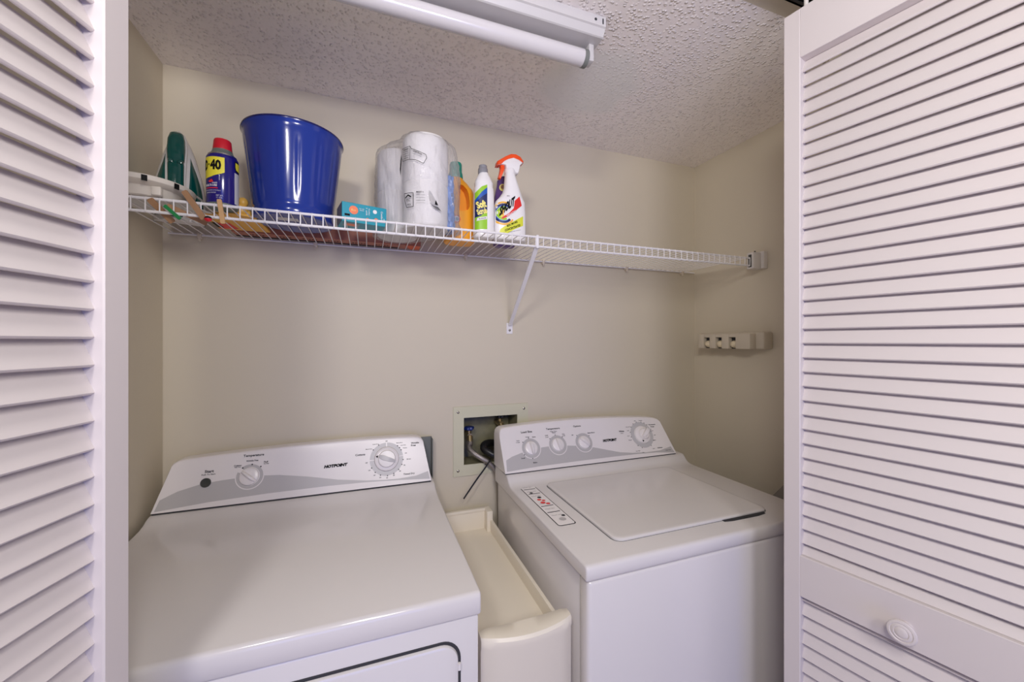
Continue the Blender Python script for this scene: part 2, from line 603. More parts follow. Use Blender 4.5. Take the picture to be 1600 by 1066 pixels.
# ------------------------------------------------------------------ louvred bifold doors
def bifold(idx, L1, a1, n1, L2, a2, n2, knob_s, zoff, label):
    root = thing('door_%d' % idx, label, 'door', (L1[0], L1[1], 0.015))
    root['kind'] = 'structure'
    TH, WD = 0.028, 0.375
    ZB, ZT = 0.015, 2.030
    for L, a, n in ((L1, a1, n1), (L2, a2, n2)):
        P = lambda s, d, z, L=L, a=a, n=n: (L[0] + a[0] * s + n[0] * d, L[1] + a[1] * s + n[1] * d, z)
        xf = lambda co, P=P: P(co.x, co.y, co.z)
        bm = NB()
        SW = 0.030
        box(bm, 0, SW, -TH, 0, ZB, ZT, 0.0015, 1, xf=xf)
        box(bm, WD - SW, WD, -TH, 0, ZB, ZT, 0.0015, 1, xf=xf)
        for z0, z1 in ((1.931, ZT), (0.846, 0.928), (ZB, 0.150)):
            box(bm, SW - 0.001, WD - SW + 0.001, -TH + 0.0004, -0.0004, z0, z1, 0.001, 1, xf=xf)
        fr = link_mesh('door_frame', bm, M['door'], root, angle=30)
        # louvres: the front edge hangs low, the blade rises towards the back
        bm = NB()
        sp = 0.02894
        def blades(z0, z1):
            k = math.floor((z0 - zoff) / sp)
            z = zoff + k * sp
            while z < z1 - 0.004:
                dr, dz, th = 0.0140, 0.0305, 0.0048
                ln = math.hypot(dr, dz)
                ux, uz = -dr / ln, dz / ln           # along the blade, inwards and up
                vx, vz = -uz, ux                     # thickness, inwards
                v0 = (-0.0085, z)
                prof = []
                for q, w in ((0.0, 0.35), (0.0, 0.8), (0.03, 1.0), (0.97, 1.0), (1.0, 0.7), (1.0, 0.3), (0.97, 0), (0.03, 0.0)):
                    prof.append((v0[0] + ux * ln * q + vx * th * w, v0[1] + uz * ln * q + vz * th * w))
                prof = [(d, min(max(zz, z0 + 0.0005), z1 - 0.0005)) for d, zz in prof]
                loft(bm, [[P(SW, d, zz) for d, zz in prof], [P(WD - SW, d, zz) for d, zz in prof]])
                z += sp
        blades(0.928, 1.931)
        blades(0.150, 0.846)
        lv = link_mesh('louver_panel', bm, M['door'], root, angle=50)
        if L is L1:
            P1 = P
    # pivot bracket at the top of the leading edge
    bm = NB()
    tube(bm, [P1(0.035, -0.014, 2.028), P1(0.035, -0.014, 2.085)], 0.004, 10)
    box(bm, 0.012, 0.060, -0.024, -0.004, 2.0295, 2.033, 0.001, 1, xf=lambda co: P1(co.x, co.y, co.z))
    disc_stack(bm, [(0.009, 0), (0.009, 0.012)], lambda p, q, n: Vector(P1(0.035 + p, -0.014 + q, 2.062 + n)))
    link_mesh('roller_bracket', bm, M['bracket'], root)
    if knob_s is not None:
        bm = NB()
        kz = 0.880
        prof = [(0.010, -0.002), (0.009, 0.006), (0.009, 0.012), (0.015, 0.017), (0.0185, 0.020), (0.0192, 0.0225), (0.0180, 0.0245),
                (0.0150, 0.0252), (0.0138, 0.0243), (0.0125, 0.0252), (0.0098, 0.0258), (0.0088, 0.0248), (0.0072, 0.0262), (0.003, 0.0266)]
        disc_stack(bm, prof, lambda p, q, n: Vector(P1(knob_s + p, n, kz + q)), 40)
        link_mesh('knob', bm, M['door'], root)
    return root

def unit(x, y):
    l = math.hypot(x, y)
    return (x / l, y / l)
aR = unit(0.203, -0.979)
bifold(1, (0.809, 0.570), aR, (aR[1], -aR[0]), (1.030, 0.570), unit(-0.203, -0.979), unit(0.979, -0.203), 0.184,
       1.36 + 0.1407, 'white louvered folding door on the right, with a round ribbed knob')
aL = unit(-0.262, -0.965)
bifold(2, (-0.2505, 0.557), aL, (-aL[1], aL[0]), (-0.455, 0.565), unit(0.10, -0.995), unit(-0.995, -0.10), None,
       1.36 + 0.0035, 'white louvered folding door on the left, seen at a steep angle')

# ------------------------------------------------------------------ appliances
def face_map(y0, z0, vy, vz):
    return lambda a, s, n: Vector((a, y0 + s * vy - n * vz, z0 + s * vz + n * vy))

def interp(tab, x):
    if x <= tab[0][0]:
        return tab[0][1]
    for (xa, ya), (xb, yb) in zip(tab[:-1], tab[1:]):
        if x <= xb:
            return ya + (yb - ya) * (x - xa) / (xb - xa)
    return tab[-1][1]

def console(bm, P, xb0, xb1, top, yback, zbot):
    xt0, xt1 = top[0][0], top[-1][0]
    us = sorted(set([(x - xt0) / (xt1 - xt0) for x, _ in top] + [i / 24 for i in range(25)]))
    rings = []
    for u in us:
        xt = xt0 + (xt1 - xt0) * u
        xb = xb0 + (xb1 - xb0) * u
        T = interp(top, xt)
        ring = []
        for k in range(7):
            s = T * k / 6
            x = xb + (xt - xb) * (s / 0.13)
            ring.append(P(x, s, 0))
        x = xb + (xt - xb) * (T / 0.13)
        p = P(x, T, 0)
        ring += [Vector((x, p.y + 0.0012, p.z + 0.0028)), Vector((x, p.y + 0.0045, p.z + 0.0045)), Vector((x, p.y + 0.010, p.z + 0.005))]
        ring.append(Vector((x, yback, p.z + 0.003)))
        ring.append(Vector((xb, yback, zbot)))
        rings.append(ring)
    loft(bm, rings)

def top_plate(bm, prof, x0, x1, r=0.005):
    """extruded top with softened ends; prof is a closed (y, z) outline, counter-clockwise"""
    cy = sum(p[0] for p in prof) / len(prof)
    cz = min(p[1] for p in prof) + 0.02
    def inset(d):
        o = []
        n = len(prof)
        for i in range(n):
            a, b, c = prof[i - 1], prof[i], prof[(i + 1) % n]
            tx, ty = c[0] - a[0], c[1] - a[1]
            l = math.hypot(tx, ty) or 1
            o.append((b[0] - ty / l * d, b[1] + tx / l * d))
        return o
    rings = []
    for x, d in ((x0, r), (x0 + r * 0.13, r * 0.5), (x0 + r * 0.5, r * 0.13), (x0 + r, 0), (x1 - r, 0), (x1 - r * 0.5, r * 0.13), (x1 - r * 0.13, r * 0.5), (x1, r)):
        rings.append([(x, y, z) for y, z in inset(d)])
    loft(bm, rings)

def rotary_knob(bm, P, cx, cs, r, ang, h=0.016, bar=0.0035, mi=0, full=1.0):
    disc_stack(bm, [(r, -0.001), (r, 0.004), (r * 0.97, 0.0055), (r * 0.80, 0.007), (r * 0.5, 0.0078), (0.0008, 0.008)], lambda a, b, n: P(cx + a, cs + b, n), 36, mi)
    ca, sa = math.cos(ang), math.sin(ang)
    t = bmesh.new()
    l = r * 0.93
    ws = []
    for q, w, hh in ((-l * full, bar * 0.8, 0.55), (-l * 0.6 * full, bar * 1.25, 0.95), (0, bar * 1.3, 1.0), (l * 0.6, bar * 1.1, 0.98), (l, bar * 0.7, 0.65)):
        ws.append([(q, -w, 0.003), (q, -w * 0.8, h * hh * 0.85), (q, -w * 0.3, h * hh), (q, w * 0.3, h * hh), (q, w * 0.8, h * hh * 0.85), (q, w, 0.003)])
    loft(t, ws)
    merge(bm, t, mi, lambda co: P(cx + co.x * ca - co.y * sa, cs + co.x * sa + co.y * ca, co.z))

# ---- dryer
D = thing('dryer', 'white clothes dryer on the left, with a round dark start button on its console', 'dryer', (-0.158, 0.98, 0))
bm = NB(); box(bm, -0.499, 0.184, 0.676, 1.285, 0.01, 0.8735, 0.004)
link_mesh('cabinet', bm, M['enamel'], D)
bm = NB()
top_plate(bm, [(0.680, 0.8755), (1.285, 0.8755), (1.285, 0.933), (1.205, 0.933), (1.193, 0.9325), (1.183, 0.9290), (1.168, 0.9225), (1.148, 0.9180), (1.120, 0.9158), (1.080, 0.915),
               (0.680, 0.915), (0.6748, 0.9138), (0.6715, 0.9105), (0.6705, 0.905), (0.6705, 0.879), (0.673, 0.8755)], -0.503, 0.188, 0.005)
link_mesh('top_panel', bm, M['enamel'], D)
PD = face_map(1.200, 0.937, 0.316, 0.949)
dtop = [(-0.465, 0.104), (-0.463, 0.1105), (-0.457, 0.1150), (-0.445, 0.1180), (-0.40, 0.1213), (-0.30, 0.1268), (-0.211, 0.1304), (-0.10, 0.1326), (-0.002, 0.1332), (0.09, 0.1312),
        (0.130, 0.1290), (0.145, 0.1262), (0.153, 0.1215), (0.1565, 0.113)]
bm = NB(); console(bm, PD, -0.500, 0.179, dtop, 1.285, 0.934)
con = link_mesh('console', bm, M['console'], D, angle=50)
bm = NB()
sw = [(-0.4855, 0.0300), (-0.451, 0.0465), (-0.402, 0.0590), (-0.36, 0.0625), (-0.328, 0.0640), (-0.265, 0.0640), (-0.227, 0.0610), (-0.158, 0.0490), (-0.081, 0.0320), (-0.007, 0.0212), (0.040, 0.0172), (0.082, 0.0160), (0.134, 0.0188), (0.170, 0.0283)]
sb = [(0.1745, 0.0055), (0.090, 0.0115), (-0.007, 0.0165), (-0.107, 0.0185), (-0.252, 0.0172), (-0.385, 0.0125), (-0.4935, 0.0038)]
decal(bm, sw + sb, PD, 0.0003, 0)
ring_decal(bm, -0.2975, 0.0655, 0.0005, 0.0335, PD, 0.0006, 1)
ring_decal(bm, -0.2975, 0.0655, 0.0235, 0.0310, PD, 0.0009, 0, -205, 130)
ring_decal(bm, 0.0505, 0.0755, 0.034, 0.0475, PD, 0.0004, 2, 8, 88)
ring_decal(bm, 0.0505, 0.0755, 0.034, 0.0475, PD, 0.0004, 2, 92, 178)
ring_decal(bm, 0.0505, 0.0755, 0.034, 0.0475, PD, 0.0004, 2, 182, 366)
link_mesh('swoosh_print', bm, [M['greyprint'], M['console'], M['greyring']], con, smooth=False)
bm = NB()
text(bm, 'HOTPOINT', -0.0875, 0.0710, 0.060, 0.0088, PD, 0.0010, shear=0.25, bold=0.075, ang=R(1))
link_mesh('logo_lettering', bm, M['black'], con, smooth=False)
bm = NB()
for s, x, y, w, h, b in (('Temperature', -0.292, 0.1185, 0.048, 0.0085, 0), ('Wrinkle Free', -0.2945, 0.1055, 0.028, 0.0042, 0), ('Cottons', -0.327, 0.0960, 0.017, 0.0040, 0),
                         ('Fluff', -0.262, 0.0990, 0.010, 0.0045, 0), ('No Heat', -0.261, 0.0945, 0.012, 0.0028, 0), ('High Heat', -0.327, 0.0915, 0.014, 0.0028, 0),
                         ('Start', -0.389, 0.0882, 0.0200, 0.0070, 0.01), ('Push To Start', -0.390, 0.0805, 0.0300, 0.0035, 0),
                         ('Cottons', -0.023, 0.0945, 0.0270, 0.0058, 0), ('Wrinkle', 0.134, 0.1150, 0.0240, 0.0050, 0.01), ('Free', 0.129, 0.1080, 0.0140, 0.0050, 0.01),
                         ('Timed Dry', 0.114, 0.0260, 0.0330, 0.0062, 0), ('Off', 0.0505, 0.1270, 0.006, 0.0032, 0), ('Less Dry', 0.020, 0.1205, 0.017, 0.0030, 0),
                         ('More Dry', 0.001, 0.1080, 0.018, 0.0030, 0), ('More Dry', 0.088, 0.1190, 0.018, 0.0030, 0), ('Less Dry', 0.099, 0.1110, 0.016, 0.0030, 0),
                         ('Damp', 0.104, 0.1025, 0.012, 0.0030, 0), ('Off', 0.106, 0.0870, 0.006, 0.0030, 0), ('80 min', 0.114, 0.0690, 0.012, 0.0030, 0), ('70', 0.1010, 0.0520, 0.005, 0.0030, 0),
                         ('60', 0.088, 0.0370, 0.005, 0.0030, 0), ('50', 0.070, 0.0270, 0.005, 0.0030, 0), ('40', 0.0505, 0.0220, 0.005, 0.0030, 0), ('30', 0.032, 0.0250, 0.005, 0.0030, 0),
                         ('20', 0.016, 0.0330, 0.005, 0.0030, 0), ('10', 0.002, 0.0480, 0.005, 0.0030, 0), ('Off', -0.006, 0.0700, 0.006, 0.0030, 0)):
    text(bm, s, x, y, w, h, PD, 0.0008, bold=b + 0.025)
for a in (118, 142, 48, 38, 28, -8, -25, -45, -66, -88, -112, -133, -153):
    disc(bm, 0.0505 + 0.0475 * math.cos(R(a)), 0.0755 + 0.0475 * math.sin(R(a)), 0.0016, PD, 0.0010)
for x, s in ((-0.294, 0.0955), (-0.2735, 0.0880), (-0.315, 0.0885)):
    disc(bm, x, s, 0.0018, PD, 0.0010)
link_mesh('printed_lettering', bm, M['textgrey'], con, smooth=False)
bm = NB(); rotary_knob(bm, PD, -0.2985, 0.0655, 0.0225, R(140), 0.017, 0.0040)
link_mesh('temperature_knob', bm, M['console'], con)
bm = NB()
disc_stack(bm, [(0.0350, -0.001), (0.0350, 0.004), (0.0335, 0.0075), (0.0300, 0.0090), (0.0250, 0.0095), (0.0245, 0.014), (0.0225, 0.0162), (0.012, 0.0168), (0.001, 0.017)], lambda a, b, n: PD(0.0505 + a, 0.0755 + b, n), 48)
kn = link_mesh('timer_knob', bm, M['console'], con)
bm = NB()
t = bmesh.new()
loft(t, [[(q, -w, 0.008), (q, -w, h), (q, w, h), (q, w, 0.008)] for q, w, h in ((-0.0255, 0.0035, 0.018), (-0.010, 0.0055, 0.0225), (0.012, 0.0065, 0.0225), (0.0240, 0.0040, 0.018))])
merge(bm, t, 0, lambda co: PD(0.0505 + co.x * math.cos(R(158)) * -1 * -1 - co.y * math.sin(R(158)), 0.0755 + co.x * math.sin(R(158)) + co.y * math.cos(R(158)), co.z))
link_mesh('pointer_bar', bm, M['greyring'], kn)
bm = NB()
ca, sa = math.cos(R(162)), math.sin(R(162))
decal(bm, [(0.0505 + p * ca - q * sa, 0.0755 + p * sa + q * ca) for p, q in ((0.0325, 0), (0.0262, 0.004), (0.0262, -0.004))], PD, 0.0098)
link_mesh('pointer_mark', bm, M['black'], kn, smooth=False)
bm = NB(); disc_stack(bm, [(0.0115, -0.001), (0.0115, 0.003), (0.0105, 0.0045), (0.006, 0.0040), (0.0008, 0.0038)], lambda a, b, n: PD(-0.394 + a, 0.0605 + b, n))
o = link_mesh('start_button', bm, M['darkgrey'], con); o['label'] = 'round dark grey start button'
# seam and dark slots between console and top
bm = NB()
box(bm, -0.4985, 0.1775, 1.2005, 1.280, 0.9325, 0.9375)
link_mesh('console_seam', bm, M['gap'], D, smooth=False)
# front door panel
bm = NB()
def rr_prism(bm, x0, x1, z0, z1, yf, yb, r, bev=0.004, k=8, mi=0):
    rings = []
    for d, y in ((bev, yf), (bev * 0.3, yf + bev * 0.3), (0, yf + bev), (0, yb)):
        rings.append([(a, y, b) for a, b in rpoly(x0 + d, x1 - d, z0 + d, z1 - d, max(r - d, 0.001), k)])
    loft(bm, rings, mi=mi)
rr_prism(bm, -0.462, 0.1515, 0.288, 0.8405, 0.6745, 0.680, 0.034, 0.0005)
link_mesh('door_gap', bm, M['gap'], D, smooth=False)
bm = NB(); rr_prism(bm, -0.458, 0.1470, 0.292, 0.8360, 0.6685, 0.680, 0.031, 0.005)
dd = link_mesh('dryer_door', bm, M['enamel'], D)
bm = NB(); tube(bm, [(0.1480, 0.6705, 0.789), (0.1480, 0.6705, 0.800)], 0.003, 10)
link_mesh('hinge_pin', bm, M['console'], dd)
# steel back plate sticking out past the console
bm = NB(); box(bm, 0.140, 0.1930, 1.2875, 1.2905, 0.86, 1.050, 0.001, 1)
box(bm, 0.1905, 0.1935, 1.262, 1.2905, 0.86, 1.047, 0.0008, 1)
link_mesh('rear_plate', bm, M['steel'], D)

# ---- washer
Wt = thing('washing_machine', 'white top loading washing machine on the right, three small knobs and one large dial', 'washing machine', (0.74, 0.98, 0))
bm = NB(); box(bm, 0.411, 1.088, 0.716, 1.262, 0.01, 0.8835, 0.003)
link_mesh('cabinet', bm, M['enamel'], Wt)
bm = NB(); box(bm, 0.409, 1.090, 0.678, 0.7145, 0.01, 0.8805, 0.009, 4)
link_mesh('front_panel', bm, M['enamel'], Wt)
bm = NB()
top_plate(bm, [(0.684, 0.8835), (1.264, 0.8860), (1.264, 0.944), (1.155, 0.943), (1.146, 0.9415), (1.138, 0.9345), (1.131, 0.9265), (1.122, 0.9195), (1.110, 0.9160), (1.090, 0.915),
               (0.682, 0.915), (0.6765, 0.9138), (0.6730, 0.9105), (0.672, 0.905), (0.672, 0.889), (0.676, 0.8835)], 0.402, 1.097, 0.0045)
link_mesh('top_panel', bm, M['enamel'], Wt)
PW = face_map(1.150, 0.946, 0.476, 0.879)
wtop = [(0.398, 0.112), (0.4005, 0.1270), (0.406, 0.1355), (0.415, 0.1400), (0.45, 0.1432), (0.55, 0.1482), (0.65, 0.1505), (0.72, 0.1505), (0.85, 0.1462), (0.95, 0.1405), (0.99, 0.1370), (1.02, 0.1325), (1.034, 0.1270), (1.040, 0.1170)]
bm = NB(); console(bm, PW, 0.399, 1.067, wtop, 1.264, 0.943)
wc = link_mesh('console', bm, M['console'], Wt, angle=50)
bm = NB()
sw = [(0.4085, 0.0410), (0.430, 0.0505), (0.466, 0.0600), (0.523, 0.0690), (0.56, 0.0710), (0.60, 0.0705), (0.636, 0.0670), (0.700, 0.0600), (0.740, 0.0500), (0.780, 0.0390), (0.830, 0.0260), (0.880, 0.0190), (0.938, 0.0155), (1.000, 0.0165), (1.0520, 0.0262)]
sb = [(1.0605, 0.0030), (0.98, 0.0105), (0.91, 0.0128), (0.803, 0.0138), (0.651, 0.0131), (0.511, 0.0110), (0.4055, 0.0060)]
decal(bm, sw + sb, PW, 0.0003, 0)
for x, s in ((0.500, 0.0712), (0.598, 0.0735), (0.698, 0.0727)):
    ring_decal(bm, x, s, 0.0005, 0.0345, PW, 0.0006, 1)
    ring_decal(bm, x, s, 0.0225, 0.0320, PW, 0.0009, 0)
ring_decal(bm, 0.943, 0.0790, 0.032, 0.0475, PW, 0.0007, 2)
link_mesh('swoosh_print', bm, [M['greyprint'], M['console'], M['greyring']], wc, smooth=False)
bm = NB(); text(bm, 'HOTPOINT', 0.802, 0.0712, 0.056, 0.0095, PW, 0.0010, shear=0.25, bold=0.075)
link_mesh('logo_lettering', bm, M['black'], wc, smooth=False)
bm = NB()
for s, x, y, w, h in (('Load Size', 0.494, 0.1260, 0.040, 0.0070), ('Temperature', 0.592, 0.1285, 0.052, 0.0078), ('Wash / Rinse', 0.592, 0.1195, 0.026, 0.0030), ('Options', 0.686, 0.1302, 0.030, 0.0078),
                      ('Large', 0.494, 0.1085, 0.013, 0.0038), ('Extra', 0.517, 0.1070, 0.012, 0.0038), ('Super', 0.459, 0.0990, 0.012, 0.0036), ('Large', 0.458, 0.0935, 0.013, 0.0036),
                      ('Small', 0.466, 0.0420, 0.013, 0.0040), ('Medium', 0.505, 0.0245, 0.014, 0.0042), ('Cold', 0.563, 0.1080, 0.011, 0.0038), ('Cold', 0.563, 0.1020, 0.011, 0.0032), ('Warm', 0.592, 0.1150, 0.014, 0.0034),
                      ('Hot', 0.627, 0.1075, 0.009, 0.0038), ('Cold', 0.627, 0.1020, 0.009, 0.0032), ('Off', 0.660, 0.1010, 0.007, 0.0038), ('Extra Rinse', 0.735, 0.1035, 0.028, 0.0040),
                      ('Whites', 0.860, 0.0985, 0.022, 0.0058), ('Heavy', 0.860, 0.0905, 0.012, 0.0028), ('Permanent', 1.001, 0.1130, 0.030, 0.0048), ('Press', 1.000, 0.1050, 0.016, 0.0048),
                      ('Heavy Soil', 0.893, 0.1120, 0.018, 0.0032), ('Light', 0.889, 0.0985, 0.010, 0.0030), ('Spin', 0.884, 0.0790, 0.010, 0.0030), ('Rinse', 0.886, 0.0640, 0.012, 0.0030),
                      ('Delicates', 1.003, 0.0262, 0.022, 0.0044), ('Pre Wash', 0.905, 0.0230, 0.018, 0.0030), ('Soak', 0.925, 0.0160, 0.009, 0.0030), ('Normal', 0.990, 0.0900, 0.014, 0.0030), ('Off', 0.998, 0.0730, 0.008, 0.0030),
                      ('Rinse', 0.990, 0.0550, 0.011, 0.0030), ('Spin', 0.975, 0.0250, 0.010, 0.0030), ('Off', 0.930, 0.1320, 0.007, 0.0030), ('Cottons', 0.955, 0.1320, 0.016, 0.0030), ('Heavy Duty', 1.035, 0.0140, 0.024, 0.0040)):
    text(bm, s, x, y, w, h, PW, 0.0008, bold=0.025)
for c, s, al, r in ((0.500, 0.0712, (95, 140, 215, 268), 0.0335), (0.598, 0.0735, (95, 138, 48), 0.0335), (0.698, 0.0727, (130, 40), 0.0335), (0.943, 0.0790, (20, 45, 60, 75, 100, 120, 140, 165, 185, 230, 250, 300, 330), 0.049)):
    for a in al:
        disc(bm, c + r * math.cos(R(a)), s + r * math.sin(R(a)), 0.0016, PW, 0.0010)
link_mesh('printed_lettering', bm, M['textgrey'], wc, smooth=False)
for nm, x, s, ang in (('load_size_knob', 0.500, 0.0712, R(-85)), ('temperature_knob', 0.598, 0.0735, R(-80)), ('options_knob', 0.698, 0.0727, R(-45))):
    bm = NB(); rotary_knob(bm, PW, x, s, 0.0215, ang, 0.020, 0.0042)
    link_mesh(nm, bm, M['console'], wc)
bm = NB()
disc_stack(bm, [(0.0325, -0.001), (0.0325, 0.004), (0.0310, 0.0065), (0.0245, 0.0085), (0.0200, 0.009), (0.0190, 0.017), (0.017, 0.019), (0.001, 0.0195)], lambda a, b, n: PW(0.943 + a, 0.0790 + b, n), 48)
kn = link_mesh('timer_knob', bm, M['console'], wc)
bm = NB()
t = bmesh.new()
loft(t, [[(q, -w, 0.008), (q, -w, h), (q, w, h), (q, w, 0.008)] for q, w, h in ((-0.017, 0.004, 0.024), (0.0, 0.0065, 0.030), (0.014, 0.0065, 0.031), (0.0240, 0.0050, 0.026))])
merge(bm, t, 0, lambda co: PW(0.943 + co.x * math.cos(R(42)) - co.y * math.sin(R(42)), 0.0790 + co.x * math.sin(R(42)) + co.y * math.cos(R(42)), co.z))
link_mesh('pointer_bar', bm, M['console'], kn)
bm = NB()
ca, sa = math.cos(R(250)), math.sin(R(250))
decal(bm, [(0.943 + p * ca - q * sa, 0.0790 + p * sa + q * ca) for p, q in ((0.0300, 0), (0.0225, 0.0042), (0.0225, -0.0042))], PW, 0.0090)
link_mesh('pointer_mark', bm, M['black'], kn, smooth=False)
bm = NB(); box(bm, 0.4010, 1.0655, 1.1515, 1.260, 0.9425, 0.9468)
link_mesh('console_seam', bm, M['gap'], Wt, smooth=False)
# lid
PT = lambda a, b, n: Vector((a, b, 0.915 + n))
bm = NB()
ring = []
rings = []
LX0, LX1, LY0, LY1 = 0.513, 0.984, 0.732, 1.103
for d, z in ((0.0, 0.9152), (0.0, 0.9190), (0.0012, 0.9205), (0.004, 0.9214), (0.012, 0.9212)):
    rings.append([(a, b, z) for a, b in rpoly(LX0 + d, LX1 - d, LY0 + d, LY1 - d, 0.022 - d * 0.8, 6)])
loft(bm, rings, True, True)
lid = link_mesh('lid', bm, M['enamel'], Wt)
bm = NB()
decal(bm, rpoly(LX0 - 0.0030, LX1 + 0.0030, LY0 - 0.0020, LY1 + 0.0015, 0.024, 6), PT, 0.0002)
link_mesh('lid_groove_shade', bm, M['seam'], Wt, smooth=False)  # flat grey outline, painted as the shadow in the groove round the lid
bm = NB()
loft(bm, [[(x, y, 0.9153) for x, y in ((0.822, 0.7245), (0.845, 0.7205), (0.930, 0.7195), (0.960, 0.7235), (0.966, 0.733), (0.822, 0.7345))],
          [(x, y, 0.9165) for x, y in ((0.822, 0.7250), (0.845, 0.7215), (0.930, 0.7205), (0.960, 0.7240), (0.966, 0.733), (0.822, 0.7345))]])  # no recess is cut: dark slab on the top stands for its shade
o = link_mesh('lid_handle_notch', bm, M['gap'], Wt, smooth=False); o['label'] = 'dark patch for the shade in the finger notch at the lid front'
# instruction strip
bm = NB()
PS = lambda a, b, n: Vector((a, b, 0.915 + n))
sx0, sx1, sy0, sy1 = 0.4285, 0.4775, 0.843, 1.112
decal(bm, rpoly(sx0, sx1, sy0, sy1, 0.008, 5), PS, 0.0003, 0)
decal(bm, rpoly(sx0 + 0.0022, sx1 - 0.0022, sy0 + 0.0028, sy1 - 0.0025, 0.0065, 5), PS, 0.0005, 1)
for y, w in ((1.082, 0.036), (1.046, 0.036), (0.958, 0.036), (0.918, 0.036)):
    decal(bm, [(sx0 + 0.006, y), (sx0 + 0.006 + w, y), (sx0 + 0.006 + w, y + 0.0035), (sx0 + 0.006, y + 0.0035)], PS, 0.0007, 2)
random.seed(4)
for y in (1.098, 1.064, 1.030, 0.975, 0.94, 0.90):
    text(bm, 'Wash tips', sx0 + 0.022, y, 0.028, 0.0045, PS, n=0.0008, mi=2)
for x, y, r, m_ in ((0.446, 1.055, 0.005, 2), (0.455, 1.018, 0.006, 2), (0.448, 1.003, 0.006, 3), (0.458, 0.995, 0.005, 3), (0.450, 0.982, 0.007, 3), (0.461, 0.972, 0.006, 3), (0.455, 0.875, 0.009, 4), (0.466, 0.893, 0.005, 2)):
    disc(bm, x, y, r, PS, 0.0009, m_)
link_mesh('instruction_strip', bm, [M['black'], M['whiteprint'], M['textgrey'], M['redprint'], M['greyprint']], Wt, smooth=False)

# ------------------------------------------------------------------ slim ivory laundry cart between the machines
T = thing('laundry_cart', 'slim ivory plastic storage cart with an open tray top, standing between dryer and washer', 'cart', (0.292, 0.99, 0))
bm = NB()
box(bm, 0.203, 0.3835, 0.742, 1.276, 0.05, 0.728, 0.004)
link_mesh('cart_body', bm, M['tray'], T)
bm = NB()
box(bm, 0.203, 0.3835, 0.742, 1.276, 0.727, 0.7345, 0.001, 1)                # tray floor
for x0, x1 in ((0.203, 0.2085), (0.3755, 0.3835)):
    rings = []
    for y, z in ((0.742, 0.770), (1.10, 0.770), (1.20, 0.7705), (1.262, 0.772)):
        rings.append([(x0, y, 0.73), (x1, y, 0.73), (x1 + 0.001, y, z - 0.002), (x1, y, z), (x0, y, z), (x0 - 0.001, y, z - 0.002)])
    loft(bm, rings)
link_mesh('tray', bm, M['tray'], T)
bm = NB()
box(bm, 0.203, 0.3835, 1.262, 1.276, 0.73, 0.801, 0.003)
box(bm, 0.3640, 0.3845, 1.232, 1.276, 0.73, 0.800, 0.003)
box(bm, 0.203, 0.366, 1.2585, 1.266, 0.792, 0.8025, 0.002)
link_mesh('tray_back', bm, M['tray'], T)
# bowed front with thick rolled top
bm = NB()
rings = []
for i in range(13):
    u = i / 12
    x = 0.1995 + (0.392 - 0.1995) * u
    bow = 0.016 * (1 - (2 * u - 1) ** 2)
    yf = 0.712 - bow
    zt = 0.797 + 0.004 * abs(2 * u - 1) ** 2
    yi = 0.742
    if i in (0, 12):
        yf += 0.006
        zt -= 0.004
    rings.append([(x, yf + 0.002, 0.05), (x, yf, 0.06), (x, yf - 0.001, 0.772), (x, yf - 0.004, 0.779), (x, yf - 0.004, zt - 0.006), (x, yf, zt - 0.001), (x, yf + 0.006, zt), (x, yi - 0.006, zt - 0.001), (x, yi, zt - 0.006), (x, yi, 0.05)])
loft(bm, rings)
link_mesh('cart_front', bm, M['tray'], T)
for x in (0.225, 0.365):
    for y in (0.78, 1.24):
        bm = NB()
        disc_stack(bm, [(0.022, -0.008), (0.025, -0.005), (0.025, 0.005), (0.022, 0.008)], lambda a, b, n, x=x, y=y: Vector((x + n, y + a, 0.025 + b)), 20)
        link_mesh('caster', bm, M['darkgrey'], T)
        bm = NB()
        box(bm, x - 0.012, x + 0.012, y - 0.008, y + 0.008, 0.038, 0.055, 0.001, 1)
        link_mesh('caster_mount', bm, M['tray'], T)

# ------------------------------------------------------------------ wire shelf
S = thing('wire_shelf', 'long white wire shelf running along the back wall, braced by one slanted arm', 'shelf', (0.39, 1.30, 1.40))
SX0, SX1, ZD, YF = -0.508, 1.262, 1.6530, 1.000
YR = 1.296
bm = NB()
tube(bm, [(SX0 + 0.006, YR, ZD - 0.0045), (XR - 0.014, YR, ZD - 0.0045)], 0.0026, 8)
tube(bm, [(SX0, YF, ZD - 0.0035), (SX1, YF, ZD - 0.0035)], 0.0031, 8)
tube(bm, [(SX0, YF + 0.001, 1.6235), (SX1, YF + 0.001, 1.6235)], 0.0031, 8)
x = -0.4465 + 0.0232 * -2
while x < SX1:
    tube(bm, [(x, YR + 0.001, ZD - 0.0012), (x, YF - 0.001, ZD - 0.0012), (x, YF - 0.004, ZD - 0.004), (x, YF - 0.0035, 1.6215)], 0.00135, 6)
    x += 0.0232
link_mesh('wire_deck', bm, M['wire'], S)
# end brackets
bm = NB()
box(bm, 1.252, 1.291, YF - 0.013, YF + 0.014, 1.6120, 1.6700, 0.004)
box(bm, 1.290, XR - 0.0003, YF - 0.022, YF + 0.020, 1.6140, 1.6740, 0.002)
eb = link_mesh('end_bracket', bm, M['bracket'], S)
for x in (1.270, 1.300):
    bm = NB()
    tube(bm, [(x, YF - 0.004, 1.6695), (x, YF - 0.004, 1.6750)], 0.0028, 8)
    link_mesh('bracket_screw', bm, M['darkgrey'], eb)
bm = NB()
box(bm, 1.2505, 1.2530, YF - 0.006, YF + 0.006, 1.618, 1.662, 0.001, 1)
link_mesh('bracket_slot', bm, M['darkgrey'], eb)
bm = NB()
box(bm, XL + 0.0003, XL + 0.014, YF - 0.020, YF + 0.020, 1.6120, 1.6700, 0.002)
link_mesh('end_bracket', bm, M['bracket'], S)
